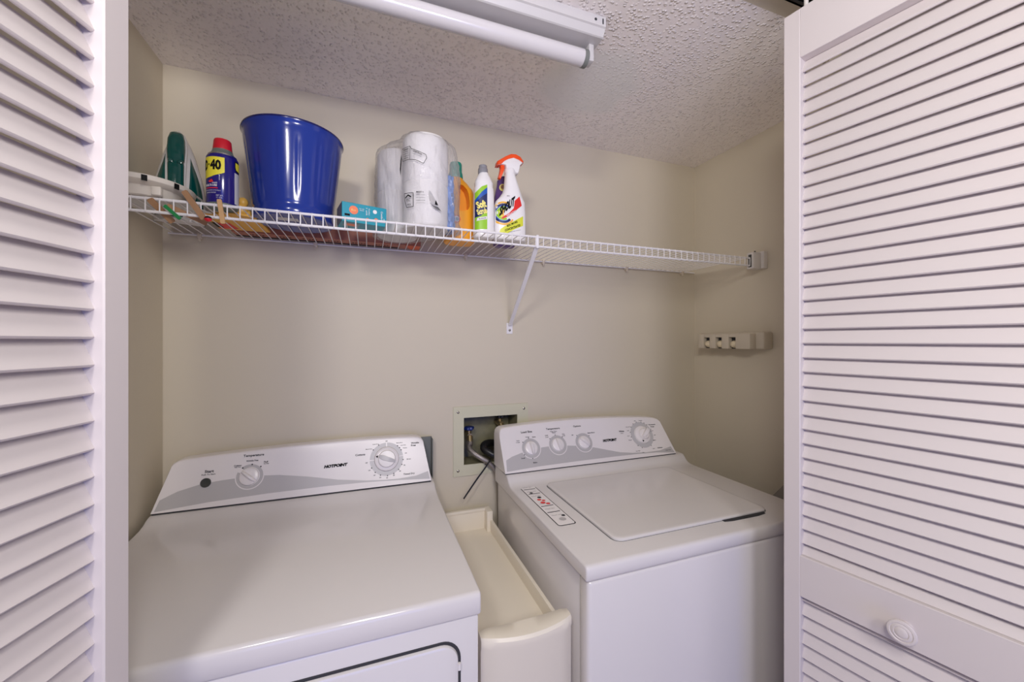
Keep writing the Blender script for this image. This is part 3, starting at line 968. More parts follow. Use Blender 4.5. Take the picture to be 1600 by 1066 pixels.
# brace arm
bm = NB()
pa, pb = Vector((0.441, 1.004, 1.6230)), Vector((0.468, 1.2985, 1.415))
dv = (pb - pa).normalized()
sd = Vector((1, 0, 0)); sd = (sd - dv * sd.dot(dv)).normalized()
nn = dv.cross(sd)
for off, w, t_ in ((0, 0.0062, 0.0012), ):
    rings = []
    for p in (pa, pb):
        rings.append([p + sd * -w + nn * -0.004, p + sd * -w + nn * 0.0015, p + sd * w + nn * 0.0015, p + sd * w + nn * -0.004])
    loft(bm, rings)
box(bm, 0.4570, 0.4800, YB - 0.0030, YB - 0.0003, 1.385, 1.424, 0.001, 1)
box(bm, 0.4375, 0.4455, 0.9972, 1.0040, 1.618, 1.6555, 0.0015, 1)
br = link_mesh('support_arm', bm, M['wire'], S)
bm = NB(); disc_stack(bm, [(0.0040, 0), (0.0040, 0.0015), (0.0025, 0.0030), (0.0006, 0.0034)], lambda a, b, n: Vector((0.4685 + a, YB - 0.003 - n, 1.398 + b)), 16)
link_mesh('arm_screw', bm, M['chrome'], br)
for x in (-0.432, -0.148, 0.308, 0.595, 0.955, 1.233):
    bm = NB()
    box(bm, x - 0.005, x + 0.005, YR - 0.0065, YB - 0.0003, 1.6400, 1.6550, 0.002)
    box(bm, x - 0.002, x + 0.002, YR - 0.006, YR + 0.002, 1.632, 1.642, 0.0008, 1)
    tube(bm, [(x + 0.002, YR - 0.009, 1.650), (x + 0.002, YB - 0.001, 1.650)], 0.0022, 8)
    link_mesh('wall_clip', bm, M['clip'], S)

# ------------------------------------------------------------------ water supply box, valves, hoses
B = thing('washer_supply_box', 'cream recessed plumbing box in the back wall behind the washer', 'plumbing box', (0.40, YB, 0.902))
bm = NB()
yy0, yy1 = YB - 0.0045, YB - 0.0002
def frame_rect(bm, X0, X1, Z0, Z1, x0, x1, z0, z1, ya, yb):
    loft(bm, [[(X0, ya, Z0), (X1, ya, Z0), (X1, ya, Z1), (X0, ya, Z1)], [(x0, ya, z0), (x1, ya, z0), (x1, ya, z1), (x0, ya, z1)],
              [(x0, yb, z0), (x1, yb, z0), (x1, yb, z1), (x0, yb, z1)], [(X0, yb, Z0), (X1, yb, Z0), (X1, yb, Z1), (X0, yb, Z1)],
              [(X0, ya, Z0), (X1, ya, Z0), (X1, ya, Z1), (X0, ya, Z1)]], False, False)
    bmesh.ops.remove_doubles(bm, verts=bm.verts, dist=1e-6)
frame_rect(bm, 0.267, 0.538, 0.902, 1.137, HX0 + 0.001, HX1 - 0.001, HZ0 + 0.001, HZ1 - 0.001, yy0, yy1)
link_mesh('face_plate', bm, M['boxcream'], B, smooth=False)
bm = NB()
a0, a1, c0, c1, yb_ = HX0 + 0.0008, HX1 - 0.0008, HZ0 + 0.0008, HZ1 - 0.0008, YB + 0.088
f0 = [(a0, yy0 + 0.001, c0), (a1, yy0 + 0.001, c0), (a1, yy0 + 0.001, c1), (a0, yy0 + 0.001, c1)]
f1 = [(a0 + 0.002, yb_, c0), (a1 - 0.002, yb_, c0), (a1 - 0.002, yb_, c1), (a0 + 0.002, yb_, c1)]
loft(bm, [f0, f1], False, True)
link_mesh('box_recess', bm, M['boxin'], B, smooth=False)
for x, z in ((0.283, 1.119), (0.522, 1.119), (0.283, 0.921), (0.522, 0.921)):
    bm = NB(); disc_stack(bm, [(0.0045, 0), (0.0042, 0.0015), (0.0022, 0.0028), (0.0005, 0.0029)], lambda a, b, n, x=x, z=z: Vector((x + a, yy0 - n, z + b)), 14)
    link_mesh('plate_screw', bm, M['chrome'], B)
def valve(x, z, hm, label, rough_dark=False):
    v = thing('water_valve', label, 'valve', (x, YB + 0.055, z), 'water valves in the wall box')
    bm = NB()
    tube(bm, [(x, YB + 0.087, z - 0.014), (x, YB + 0.030, z - 0.014)], 0.010, 14)
    tube(bm, [(x, YB + 0.045, z - 0.014), (x, YB + 0.045, z + 0.010)], 0.008, 12)
    tube(bm, [(x, YB + 0.034, z - 0.014), (x - 0.002, YB + 0.022, z - 0.034)], 0.0105, 12)
    link_mesh('valve_body', bm, M['brass'], v)
    bm = NB()
    t = bmesh.new()
    rings = [[(v_[0] * k, v_[1] * k, h_) for v_ in [(0.017 * math.cos(2 * PI * i / 32) * (1 + 0.10 * math.cos(6 * 2 * PI * i / 32)), 0.017 * math.sin(2 * PI * i / 32) * (1 + 0.10 * math.cos(6 * 2 * PI * i / 32))) for i in range(32)]] for k, h_ in ((0.8, 0.0), (1.0, 0.003), (1.0, 0.009), (0.85, 0.012))]
    loft(t, rings)
    merge(bm, t, 0, lambda co: (x + co.x, YB + 0.045 + co.y, z + 0.006 + co.z))
    link_mesh('valve_handle', bm, hm, v)
valve(0.333, 1.040, M['bluevalve'], 'brass water valve with a blue handle, at the left side of the wall box')
valve(0.448, 1.075, M['rubber'], 'water valve with a black handle, at the top right of the wall box')
bm = NB()
hp = smooth_path([(0.331, YB + 0.024, 1.005), (0.325, YB + 0.008, 0.992), (0.338, YB - 0.012, 0.977), (0.360, YB - 0.022, 0.962), (0.385, YB - 0.026, 0.944), (0.412, YB - 0.024, 0.905), (0.425, YB - 0.020, 0.80), (0.43, YB - 0.020, 0.50)])
tube(bm, hp, 0.0088, 12)
tube(bm, [hp[0] + Vector((0.001, 0.002, 0.004)), hp[3]], 0.0120, 8)
tag(link_mesh('braided_hose', bm, M['braid']), 'silvery braided water hose running from the blue handled valve behind the washer', 'hose')
bm = NB()
hp = smooth_path([(0.470, YB + 0.060, 0.965), (0.425, YB + 0.050, 0.990), (0.388, YB + 0.026, 0.996), (0.376, YB + 0.004, 0.986), (0.396, YB - 0.016, 0.972), (0.432, YB - 0.023, 0.950), (0.475, YB - 0.022, 0.890), (0.490, YB - 0.022, 0.50)], 8)
rs = [0.0118 + 0.0012 * (i % 2) for i in range(len(hp))]
tube(bm, hp, rs, 14)
tag(link_mesh('drain_hose', bm, M['rubber']), 'thick black ribbed drain hose curling out of the wall box', 'hose')
bm = NB()
cp = [(0.386, 1.266, 0.958), (0.378, 1.262, 0.950), (0.360, 1.258, 0.930), (0.330, 1.254, 0.896), (0.290, 1.250, 0.846)]
rings = []
for p in smooth_path(cp, 3):
    rings.append([(p.x - 0.0018, p.y, p.z + 0.0018), (p.x + 0.0018, p.y, p.z - 0.0018), (p.x + 0.0018, p.y + 0.0014, p.z - 0.0018), (p.x - 0.0018, p.y + 0.0014, p.z + 0.0018)])
loft(bm, rings)
tube(bm, [(0.381 + 0.0085 * math.cos(a), 1.281 + 0.0105 * math.sin(a), 0.9475 + 0.008 * math.cos(a)) for a in [2 * PI * i / 18 for i in range(19)]], 0.0014, 6)
tag(link_mesh('cable_tie', bm, M['rubber']), 'black cable tie with a long straight tail, strapped round the braided hose', 'cable tie')

# ------------------------------------------------------------------ fluorescent fixture
F = thing('fluorescent_light', 'unlit white strip light with one bare tube on the closet ceiling', 'light', (0.05, 0.815, 2.03))
FX0, FX1 = -0.405, 0.511
bm = NB()
pr = [(0.769, ZC - 0.0003), (0.769, 2.0795), (0.7725, 2.0775), (0.7800, 2.0640), (0.7830, 2.0625), (0.8780, 2.0625), (0.8810, 2.0640), (0.8885, 2.0775), (0.892, 2.0795), (0.892, ZC - 0.0003)]
loft(bm, [[(x, y, z) for y, z in pr] for x in (FX0, FX0 + 0.001, FX1 - 0.001, FX1)])
hs = link_mesh('housing', bm, M['fixture'], F, angle=25)
bm = NB()
disc_stack(bm, [(0.0032, 0), (0.0032, 0.0006)], lambda a, b, n: Vector((0.484 + a, 0.7690 - n, 2.0905 + b)), 16)
box(bm, 0.5015, 0.5045, 0.7683, 0.7690, 2.0840, 2.0965)
box(bm, 0.5115, 0.5122, 0.7700, 0.7730, 2.0800, 2.1010)
link_mesh('knockout_hole', bm, M['gap'], hs, smooth=False)
bm = NB()
ty, tz = 0.818, 2.0330
tube(bm, [(FX0 + 0.030, ty, tz), (FX1 - 0.034, ty, tz)], 0.0190, 28)
tb = link_mesh('tube', bm, M['tube'], F)
for xa, xb in ((FX0 + 0.020, FX0 + 0.031), (FX1 - 0.035, FX1 - 0.024)):
    bm = NB()
    tube(bm, [(xa, ty, tz), (xb, ty, tz)], 0.0194, 28)
    link_mesh('tube_cap', bm, M['steel'], tb)
for xa in (FX0 + 0.006, FX1 - 0.0225):
    bm = NB()
    box(bm, xa, xa + 0.0135, ty - 0.013, ty + 0.013, tz - 0.010, 2.0630, 0.002)
    link_mesh('lamp_holder', bm, M['fixture'], F)

# ------------------------------------------------------------------ mop holder on the right wall
H = thing('mop_holder', 'grey plastic mop and broom holder with three rubber grips on the right wall', 'mop holder', (XR, 1.09, 1.330))
hx0 = 1.233
def slot_y():
    return ((1.157, 1.185), (1.102, 1.129), (1.043, 1.071))
bm = NB()
box(bm, 1.262, XR - 0.0003, 0.958, 1.2335, 1.331, 1.392, 0.007, 3)
prev = 1.212
edges = [(1.185, 1.212), (1.129, 1.157), (1.071, 1.102), (0.985, 1.043)]
for y0, y1 in edges:
    box(bm, hx0, 1.264, y0, y1, 1.3315, 1.3865, 0.003)
for y0, y1 in slot_y():
    box(bm, hx0 + 0.0015, 1.264, y0 - 0.001, y1 + 0.001, 1.3735, 1.3855, 0.001, 1)
link_mesh('holder_body', bm, M['mop'], H)
for y0, y1 in slot_y():
    bm = NB()
    box(bm, 1.2500, 1.2625, y0 + 0.0002, y1 - 0.0002, 1.3320, 1.3733)
    link_mesh('slot_backing', bm, M['gap'], H, smooth=False)
for y0, y1 in slot_y():
    bm = NB()
    cy_, r_ = (y0 + y1) / 2 - 0.001, 0.0132
    lathe(bm, [(r_ * math.cos(R(a)) + 0.0001, 1.3485 + r_ * math.sin(R(a))) for a in range(-90, 91, 12)], 1.2445, cy_, 24)
    link_mesh('rubber_grip', bm, M['mopball'], H)
bm = NB()
loft(bm, [[(1.17, 0.70, 0.0), (1.29, 0.70, 0.0), (1.29, 0.905, 0.0), (1.17, 0.905, 0.0)], [(1.20, 0.70, 0.86), (1.305, 0.70, 0.895), (1.305, 0.905, 0.895), (1.20, 0.905, 0.84)]])
tag(link_mesh('plastic_bin', bm, M['binp'], smooth=False), 'grey bin wedged between washer and right wall, only a corner showing', 'bin')

# ------------------------------------------------------------------ things on the shelf
ZS = ZD + 0.0004      # top of the deck wires

# blue bucket
bk = thing('bucket', 'glossy royal blue enamel waste bucket with vertical flutes on the shelf', 'bucket', (-0.1748, 1.112, ZS))
def flute(a, z):
    k = max(0.0, min(1.0, (z - ZS - 0.045) / 0.015)) * max(0.0, min(1.0, (ZS + 0.180 - z) / 0.012))
    c = math.cos(14 * a)
    return 1 - 0.012 * k * (max(0, c) ** 6)
prof = [(0.080, ZS), (0.0875, ZS + 0.001), (0.0895, ZS + 0.004), (0.0895, ZS + 0.020), (0.0875, ZS + 0.024), (0.0895, ZS + 0.030)]
for i in range(15):
    u = i / 14
    prof.append((0.0900 + 0.0185 * u, ZS + 0.036 + u * 0.158))
prof += [(0.1088, ZS + 0.2000), (0.1105, ZS + 0.2060), (0.1120, ZS + 0.2080), (0.1126, ZS + 0.2105), (0.1115, ZS + 0.2130), (0.1092, ZS + 0.2128), (0.1080, ZS + 0.2090), (0.086, ZS + 0.012), (0.02, ZS + 0.010)]
bm = NB(); lathe(bm, prof, -0.1748, 1.112, 196, fn=flute)
bb = link_mesh('bucket_shell', bm, M['bucket'], bk, angle=60)
bm = NB(); lathe(bm, [(0.1128, ZS + 0.2092), (0.1133, ZS + 0.2106), (0.1124, ZS + 0.2136), (0.1090, ZS + 0.2138), (0.1086, ZS + 0.2120)], -0.1748, 1.112, 96, caps=(False, False))
link_mesh('rim_band', bm, M['bucketrim'], bk)
bm = NB(); box(bm, -0.205, -0.160, 1.060, 1.085, ZS - 0.0001, ZS + 0.0004)
link_mesh('price_label', bm, M['canwhite'], bk)

# spray can
CX, CY, CR = -0.3040, 1.036, 0.0293
can = thing('spray_can', 'dark blue and yellow aerosol oil can with a red cap, left of the blue bucket', 'spray can', (CX, CY, ZS))
bm = NB(); lathe(bm, [(0.020, ZS + 0.004), (0.0262, ZS + 0.002), (0.0272, ZS), (0.0290, ZS + 0.0005), (0.0292, ZS + 0.003), (CR - 0.0008, ZS + 0.006)], CX, CY, 48)
link_mesh('can_base', bm, M['cangrey'], can)
bm = NB(); lathe(bm, [(CR - 0.001, ZS + 0.0055), (CR, ZS + 0.007), (CR, ZS + 0.1070), (CR - 0.001, ZS + 0.1100), (CR - 0.003, ZS + 0.1120)], CX, CY, 64)
cb = link_mesh('can_body', bm, M['canblue'], can)
bm = NB(); lathe(bm, [(CR - 0.0025, ZS + 0.1115), (CR - 0.0030, ZS + 0.1145), (CR - 0.0050, ZS + 0.1150)], CX, CY, 48)
link_mesh('top_rim', bm, M['tin'], can)
bm = NB(); lathe(bm, [(CR - 0.0050, ZS + 0.1145), (0.0215, ZS + 0.1190), (0.0190, ZS + 0.1240), (0.0186, ZS + 0.1265)], CX, CY, 48)
link_mesh('shoulder', bm, M['cangrey'], can)
bm = NB(); lathe(bm, [(0.0178, ZS + 0.1255), (0.0180, ZS + 0.1280), (0.0162, ZS + 0.1480), (0.0150, ZS + 0.1500), (0.004, ZS + 0.1502)], CX, CY, 40)
link_mesh('cap', bm, M['red'], can)
PCn = lambda a, b, n: Vector((CX + (CR + n) * math.cos(R(-105) + a / CR), CY + (CR + n) * math.sin(R(-105) + a / CR), b))
def adeg(t):   # angle on the can (degrees) to arc length
    return R(t + 105) * CR
bm = NB()
decal(bm, [(adeg(-200), 1.7560), (adeg(-67), 1.7560), (adeg(-67), 1.7240), (adeg(-78), 1.7205), (adeg(-120), 1.7120), (adeg(-160), 1.7090), (adeg(-200), 1.712)], PCn, 0.0004, 0, 0.004)
text(bm, '40', adeg(-99), 1.7385, R(41) * CR, 0.0225, PCn, 0.0008, 1, bold=0.05, L=0.004)
decal(bm, [(adeg(-128), 1.7375), (adeg(-122), 1.7375), (adeg(-122), 1.7410), (adeg(-128), 1.7410)], PCn, 0.0008, 1)
text(bm, 'WD', adeg(-155), 1.7385, R(46) * CR, 0.0225, PCn, 0.0008, 1, bold=0.05, L=0.004)
decal(bm, [(adeg(-128), 1.7035), (adeg(-113), 1.7075), (adeg(-106), 1.7020), (adeg(-122), 1.7000)], PCn, 0.0006, 2, 0.004)
decal(bm, [(adeg(-112), 1.7000), (adeg(-92), 1.7010), (adeg(-92), 1.6990), (adeg(-112), 1.6985)], PCn, 0.0006, 4, 0.004)
text(bm, 'MULTI-USE', adeg(-118), 1.6945, 0.026, 0.0050, PCn, 0.0008, 3, bold=0.03, L=0.004)
decal(bm, [(adeg(-145), 1.6895), (adeg(-90), 1.6895), (adeg(-90), 1.6875), (adeg(-145), 1.6875)], PCn, 0.0006, 2, 0.004)
text(bm, 'STOPS SQUEAKS & PROTECTS', adeg(-112), 1.6832, 0.033, 0.0025, PCn, 0.0008, 3, L=0.004)
text(bm, 'REMOVES MOISTURE', adeg(-118), 1.6785, 0.022, 0.0022, PCn, 0.0008, 3, L=0.004)
text(bm, 'NET WT.', adeg(-84), 1.6730, 0.012, 0.0030, PCn, 0.0008, 3, L=0.004)
text(bm, '11 OZ.', adeg(-84), 1.6685, 0.011, 0.0030, PCn, 0.0008, 3, L=0.004)
decal(bm, [(adeg(-27), 1.7420), (adeg(-22), 1.7350), (adeg(10), 1.7330), (adeg(10), 1.7570), (adeg(-27), 1.7570)], PCn, 0.0004, 1, 0.004)
decal(bm, [(adeg(-24), 1.7440), (adeg(-20), 1.7380), (adeg(10), 1.7360), (adeg(10), 1.7540), (adeg(-24), 1.7540)], PCn, 0.0008, 0, 0.004)
decal(bm, [(adeg(-28), 1.6620), (adeg(12), 1.6620), (adeg(12), 1.7310), (adeg(-28), 1.7310)], PCn, 0.0004, 4, 0.004)
link_mesh('can_label', bm, [M['yellow'], M['black'], M['redprint'], M['whiteprint'], M['canwhite']], cb)

# clothes iron standing on its heel
IX, IY, IB = -0.4450, 1.213, ZS
IL = 0.229
iron = thing('clothes_iron', 'dark green and white clothes iron standing upright on its heel in the left corner', 'iron', (IX, IY, ZS))
ya = R(12)
def PI_(u, w, n):
    # u across, w up, n away from the sole towards the room
    n = n * 0.82
    return Vector((IX + u * math.cos(ya) + n * math.sin(ya), IY + u * math.sin(ya) - n * math.cos(ya), IB + w))
def hw(w):
    t = max(0.0, min(1.0, w / IL))
    return 0.0525 * (1 - t ** 2.3) ** 0.72 * (0.93 + 0.07 * math.sin(PI * min(1, t * 1.6))) + 0.0008
def body_n(u, w, off=0):
    h_ = hw(w)
    q = min(1.0, abs(u) / h_)
    tipf = min(1.0, (IL - w) / 0.045) ** 0.5 if w < IL else 0
    return 0.016 + (0.040 * tipf) * (1 - q ** 2.2) + off
bm = NB()
NWS = 26
rings = []
for n_, k_ in ((0.0, 0.985), (0.002, 1.0), (0.006, 1.0)):
    pts = []
    for i in range(NWS + 1):
        w = IL * (1 - (1 - i / NWS) ** 1.5)
        pts.append(PI_(hw(w) * k_, w, n_))
    for i in range(NWS, -1, -1):
        w = IL * (1 - (1 - i / NWS) ** 1.5)
        pts.append(PI_(-hw(w) * k_, w, n_))
    rings.append(pts)
loft(bm, rings)
link_mesh('soleplate', bm, M['iron_sole'], iron, angle=40)
bm = NB()
rings = []
for i in range(NWS + 1):
    w = (IL - 0.004) * (1 - (1 - i / NWS) ** 1.4)
    h_ = hw(w) * 0.975
    r_ = [PI_(-h_, w, 0.007)]
    for k in range(17):
        q = -1 + 2 * k / 16
        r_.append(PI_(q * h_, w, body_n(q * hw(w), w)))
    r_.append(PI_(h_, w, 0.007))
    rings.append(r_)
loft(bm, rings)
body = link_mesh('iron_body', bm, M['iron_white'], iron, angle=50)
for sgn, lo, hi in ((1, 0.40, 0.88), (-1, 0.30, 0.93)):
    bm = NB()
    rings = []
    for i in range(15):
        t = i / 14
        w = 0.012 + t * 0.148
        mid = 0.62 + (0.0 if sgn > 0 else 0.0) + 0.10 * t
        half = (0.28) * (1 - t ** 2.4) + 0.002
        a, b = mid - half, mid + half
        r_ = [PI_(sgn * (a + (b - a) * k / 5) * hw(w), w, body_n((a + (b - a) * k / 5) * hw(w), w, 0.0022 if 0 < k < 5 else -0.001)) for k in range(6)]
        rings.append(r_)
    loft(bm, rings, False, False, closed=False)
    link_mesh('water_tank_window', bm, M['iron_green'], iron, angle=60)
def handle_ring(w, n_, hwid, th, k=4):
    return [PI_(x_, w, n_ + y_) for x_, y_ in se(hwid, th, 3.0, 24)]
bm = NB()
rings = [handle_ring(w, n_, a, b) for w, n_, a, b in ((0.004, 0.066, 0.0135, 0.009), (0.008, 0.068, 0.0145, 0.011), (0.05, 0.071, 0.0150, 0.011), (0.10, 0.072, 0.0150, 0.011), (0.128, 0.071, 0.0155, 0.0115),
                                                        (0.134, 0.0700, 0.0148, 0.011), (0.140, 0.069, 0.0160, 0.0125), (0.165, 0.066, 0.0172, 0.0140), (0.190, 0.060, 0.0165, 0.0150), (0.207, 0.052, 0.0130, 0.014), (0.214, 0.044, 0.008, 0.010))]
loft(bm, rings)
hd = link_mesh('handle', bm, M['iron_green'], iron, angle=50)
bm = NB()
rings = [handle_ring(w, n_, a, b) for w, n_, a, b in ((0.003, 0.056, 0.0165, 0.0085), (0.05, 0.060, 0.0175, 0.005), (0.10, 0.060, 0.0175, 0.005), (0.135, 0.057, 0.0185, 0.007), (0.165, 0.050, 0.0200, 0.012), (0.195, 0.040, 0.0190, 0.018), (0.215, 0.028, 0.012, 0.012))]
loft(bm, rings)
link_mesh('handle_trim', bm, M['iron_white'], iron, angle=50)
bm = NB()
loft(bm, [[PI_(x_, w, n_) for x_, n_ in ((-0.030, 0.010), (-0.024, 0.045), (-0.015, 0.072), (0.015, 0.072), (0.024, 0.045), (0.030, 0.010))] for w in (0.0005, 0.016)])
link_mesh('heel_rest', bm, M['iron_white'], iron, angle=40)
for sx in (-1, 1):
    bm = NB()
    lathe_p = [(0.0056, 0.078), (0.0056, 0.0825), (0.0045, 0.0850), (0.0006, 0.0860)]
    disc_stack(bm, lathe_p, lambda a, b, n, sx=sx: PI_(sx * 0.0085 + a, 0.134 + b, n), 18)
    link_mesh('spray_button', bm, M['iron_green'], hd)
bm = NB()
tube(bm, smooth_path([PI_(0.018, 0.062, 0.060), PI_(0.035, 0.060, 0.075), PI_(0.052, 0.046, 0.080), PI_(0.060, 0.018, 0.075), PI_(0.048, 0.004, 0.070), PI_(0.030, 0.004, 0.068)]), 0.0024, 8)
link_mesh('power_cord', bm, M['cord'], iron)

ZH = ZS + 0.0011
# round off-white dish in front of the iron
dh = thing('plastic_dish', 'off-white oval plastic dish with black tabs, at the left end of the shelf', 'dish', (-0.438, 1.045, ZH))
bm = NB()
prof = [(0.050, ZH), (0.0520, ZH + 0.001), (0.0580, ZH + 0.0150), (0.0600, ZH + 0.0175), (0.0800, ZH + 0.0215), (0.0822, ZH + 0.0230), (0.0840, ZH + 0.0310), (0.0828, ZH + 0.0325), (0.0800, ZH + 0.0322), (0.0780, ZH + 0.026), (0.01, ZH + 0.0225)]
lathe(bm, prof, -0.438, 1.045, 64, sx=0.93, sy=1.02)
link_mesh('dish_body', bm, M['dish'], dh)
for th in (-70, -33):
    bm = NB()
    rings = []
    for da in (-3.2, 3.2):
        a = R(th + da)
        c_, s_ = math.cos(a), math.sin(a)
        rings.append([(-0.438 + r_ * 0.93 * c_, 1.045 + r_ * 1.02 * s_, z_) for r_, z_ in ((0.0832, ZH + 0.0190), (0.0850, ZH + 0.0190), (0.0852, ZH + 0.0300), (0.0840, ZH + 0.0300))])
    loft(bm, rings)
    link_mesh('black_tab', bm, M['black'], dh, smooth=False)
for th in (-120, -55):
    bm = NB()
    a = R(th)
    cx_, cy_ = -0.438 + 0.060 * math.cos(a), 1.045 + 0.061 * math.sin(a)
    box(bm, cx_ - 0.008, cx_ + 0.008, cy_ - 0.006, cy_ + 0.006, ZH + 0.0005, ZH + 0.0185, 0.002)
    link_mesh('foot', bm, M['dish'], dh)

# teal box
def yawbox(bm, cx, cy, yaw, x0, x1, y0, y1, z0, z1, bev=0.0, mi=0):
    c, s = math.cos(yaw), math.sin(yaw)
    box(bm, x0, x1, y0, y1, z0, z1, bev, 1, mi, lambda co: (cx + co.x * c - co.y * s, cy + co.x * s + co.y * c, co.z))
tbx, tby, tyaw = -0.061, 1.036, R(13)
tx = thing('cardboard_box', 'flat teal cardboard box lying on the shelf between bucket and paper towels', 'box', (-0.01, 1.11, ZS))
bm = NB(); yawbox(bm, tbx, tby, tyaw, 0, 0.107, 0, 0.070, ZS, ZS + 0.0475, 0.0008)
bx_ = link_mesh('box_carton', bm, M['teal'], tx)
c13, s13 = math.cos(tyaw), math.sin(tyaw)
PTf = lambda a, b, n: Vector((tbx + a * c13 + n * s13, tby + a * s13 - n * c13, ZS + b))
PTl = lambda a, b, n: Vector((tbx - n * c13 - a * s13, tby - n * s13 + a * c13, ZS + b))
bm = NB()
disc(bm, 0.027, 0.030, 0.0105, PTf, 0.0004, 0)
text(bm, 'Eco', 0.027, 0.030, 0.010, 0.005, PTf, 0.0008, 5)
decal(bm, [(0.006, 0.014), (0.018, 0.014), (0.018, 0.019), (0.006, 0.019)], PTf, 0.0004, 1)
for s_, x_, y_, w_, h_ in (('Lightweight', 0.046, 0.036, 0.012, 0.003), ('24 HOURS', 0.046, 0.032, 0.010, 0.003), ('1 unit', 0.058, 0.031, 0.018, 0.004), ('Collar', 0.064, 0.031, 0.018, 0.003), ('Comfort', 0.095, 0.026, 0.024, 0.005), ('size', 0.101, 0.015, 0.010, 0.003)):
    if s_ in ('1 unit', 'Collar', 'Comfort', 'size'):
        text(bm, s_, x_, y_, w_, h_, PTf, 0.0006, 2, ang=-PI / 2, bold=0.01)
    else:
        text(bm, s_, x_, y_, w_, h_, PTf, 0.0006, 2)
disc(bm, 0.078, 0.034, 0.0050, PTf, 0.0004, 2)
disc(bm, 0.081, 0.013, 0.0055, PTf, 0.0004, 0)
disc(bm, 0.060, 0.011, 0.0045, PTf, 0.0004, 0)
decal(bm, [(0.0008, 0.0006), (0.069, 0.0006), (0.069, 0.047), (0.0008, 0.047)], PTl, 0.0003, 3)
PTb = lambda a, b, n: Vector((tbx + a * c13 - b * s13, tby + a * s13 + b * c13, ZS - n))
decal(bm, [(0.008, 0.010), (0.045, 0.010), (0.045, 0.042), (0.008, 0.042)], PTb, 0.0002, 4)
decal(bm, [(0.014, 0.016), (0.039, 0.016), (0.039, 0.036), (0.014, 0.036)], PTb, 0.0003, 0)
link_mesh('carton_print', bm, [M['orangeprint'], M['black'], M['whiteprint'], M['tealdark'], M['greypanel'], M['cream']], bx_, smooth=False)

# wrapped paper towels
pt = thing('paper_towel_pack', 'pack of white paper towel rolls in clear printed plastic wrap on the shelf', 'paper towels', (0.13, 1.13, ZS))
r1 = (0.1450, 1.078, 0.0600)
r2 = (0.0780, 1.171, 0.0550)
for (cx_, cy_, r_), zt in ((r1, 0.2480), (r2, 0.2400)):
    bm = NB()
    lathe(bm, fn=lambda a, z, c_=cx_: 1 + 0.022 * noise.noise(Vector((math.cos(a) * 1.6, math.sin(a) * 1.6, z * 16 + c_ * 30))), prof=[(0.020, ZS + 0.002), (r_ - 0.004, ZS + 0.002), (r_, ZS + 0.006), (r_ + 0.0008, ZS + 0.118), (r_ - 0.0015, ZS + 0.122), (r_ + 0.0008, ZS + 0.126), (r_, ZS + zt - 0.012), (r_ - 0.006, ZS + zt - 0.002), (r_ - 0.016, ZS + zt), (0.022, ZS + zt - 0.002), (0.020, ZS + zt - 0.030)], cx=cx_, cy=cy_, seg=48)
    link_mesh('paper_roll', bm, M['paper'], pt)
# blue folded plastic inside the pack, at its right
bm = NB()
random.seed(7)
rings = []
for i in range(14):
    z = ZS + 0.006 + 0.150 * i / 13
    k = 1 - 0.25 * (i / 13) ** 2
    rings.append([(0.2080 + 0.0140 * k * math.cos(2 * PI * j / 20) + 0.003 * math.sin(j * 2.3 + i * 1.3), 1.0780 + 0.028 * k * math.sin(2 * PI * j / 20) + 0.003 * math.sin(j * 1.7 + i * 1.9), z) for j in range(20)])
loft(bm, rings)
o = link_mesh('blue_film', bm, M['bluebag'], pt, angle=20); o['label'] = 'crumpled blue plastic'
def hull(points):
    P_ = sorted(set(points))
    def half(it):
        h_ = []
        for p in it:
            while len(h_) >= 2 and (h_[-1][0] - h_[-2][0]) * (p[1] - h_[-2][1]) - (h_[-1][1] - h_[-2][1]) * (p[0] - h_[-2][0]) <= 0:
                h_.pop()
            h_.append(p)
        return h_[:-1]
    return half(P_) + half(reversed(P_))
def resample(poly, n):
    # start at the point with greatest x and walk evenly
    L_ = [math.dist(poly[i], poly[(i + 1) % len(poly)]) for i in range(len(poly))]
    T_ = sum(L_)
    st = max(range(len(poly)), key=lambda i: poly[i][0])
    out, i, acc, need = [], st, 0.0, 0.0
    for k in range(n):
        need = T_ * k / n
        while acc + L_[i % len(poly)] < need:
            acc += L_[i % len(poly)]
            i += 1
        a, b = poly[i % len(poly)], poly[(i + 1) % len(poly)]
        t = (need - acc) / L_[i % len(poly)]
        out.append((a[0] + (b[0] - a[0]) * t, a[1] + (b[1] - a[1]) * t))
    return out
bm = NB()
rings = []
NW = 110
zs = [0.0008, 0.006, 0.016, 0.03] + [0.03 + 0.205 * i / 24 for i in range(1, 25)] + [0.245, 0.254, 0.260, 0.264, 0.266]
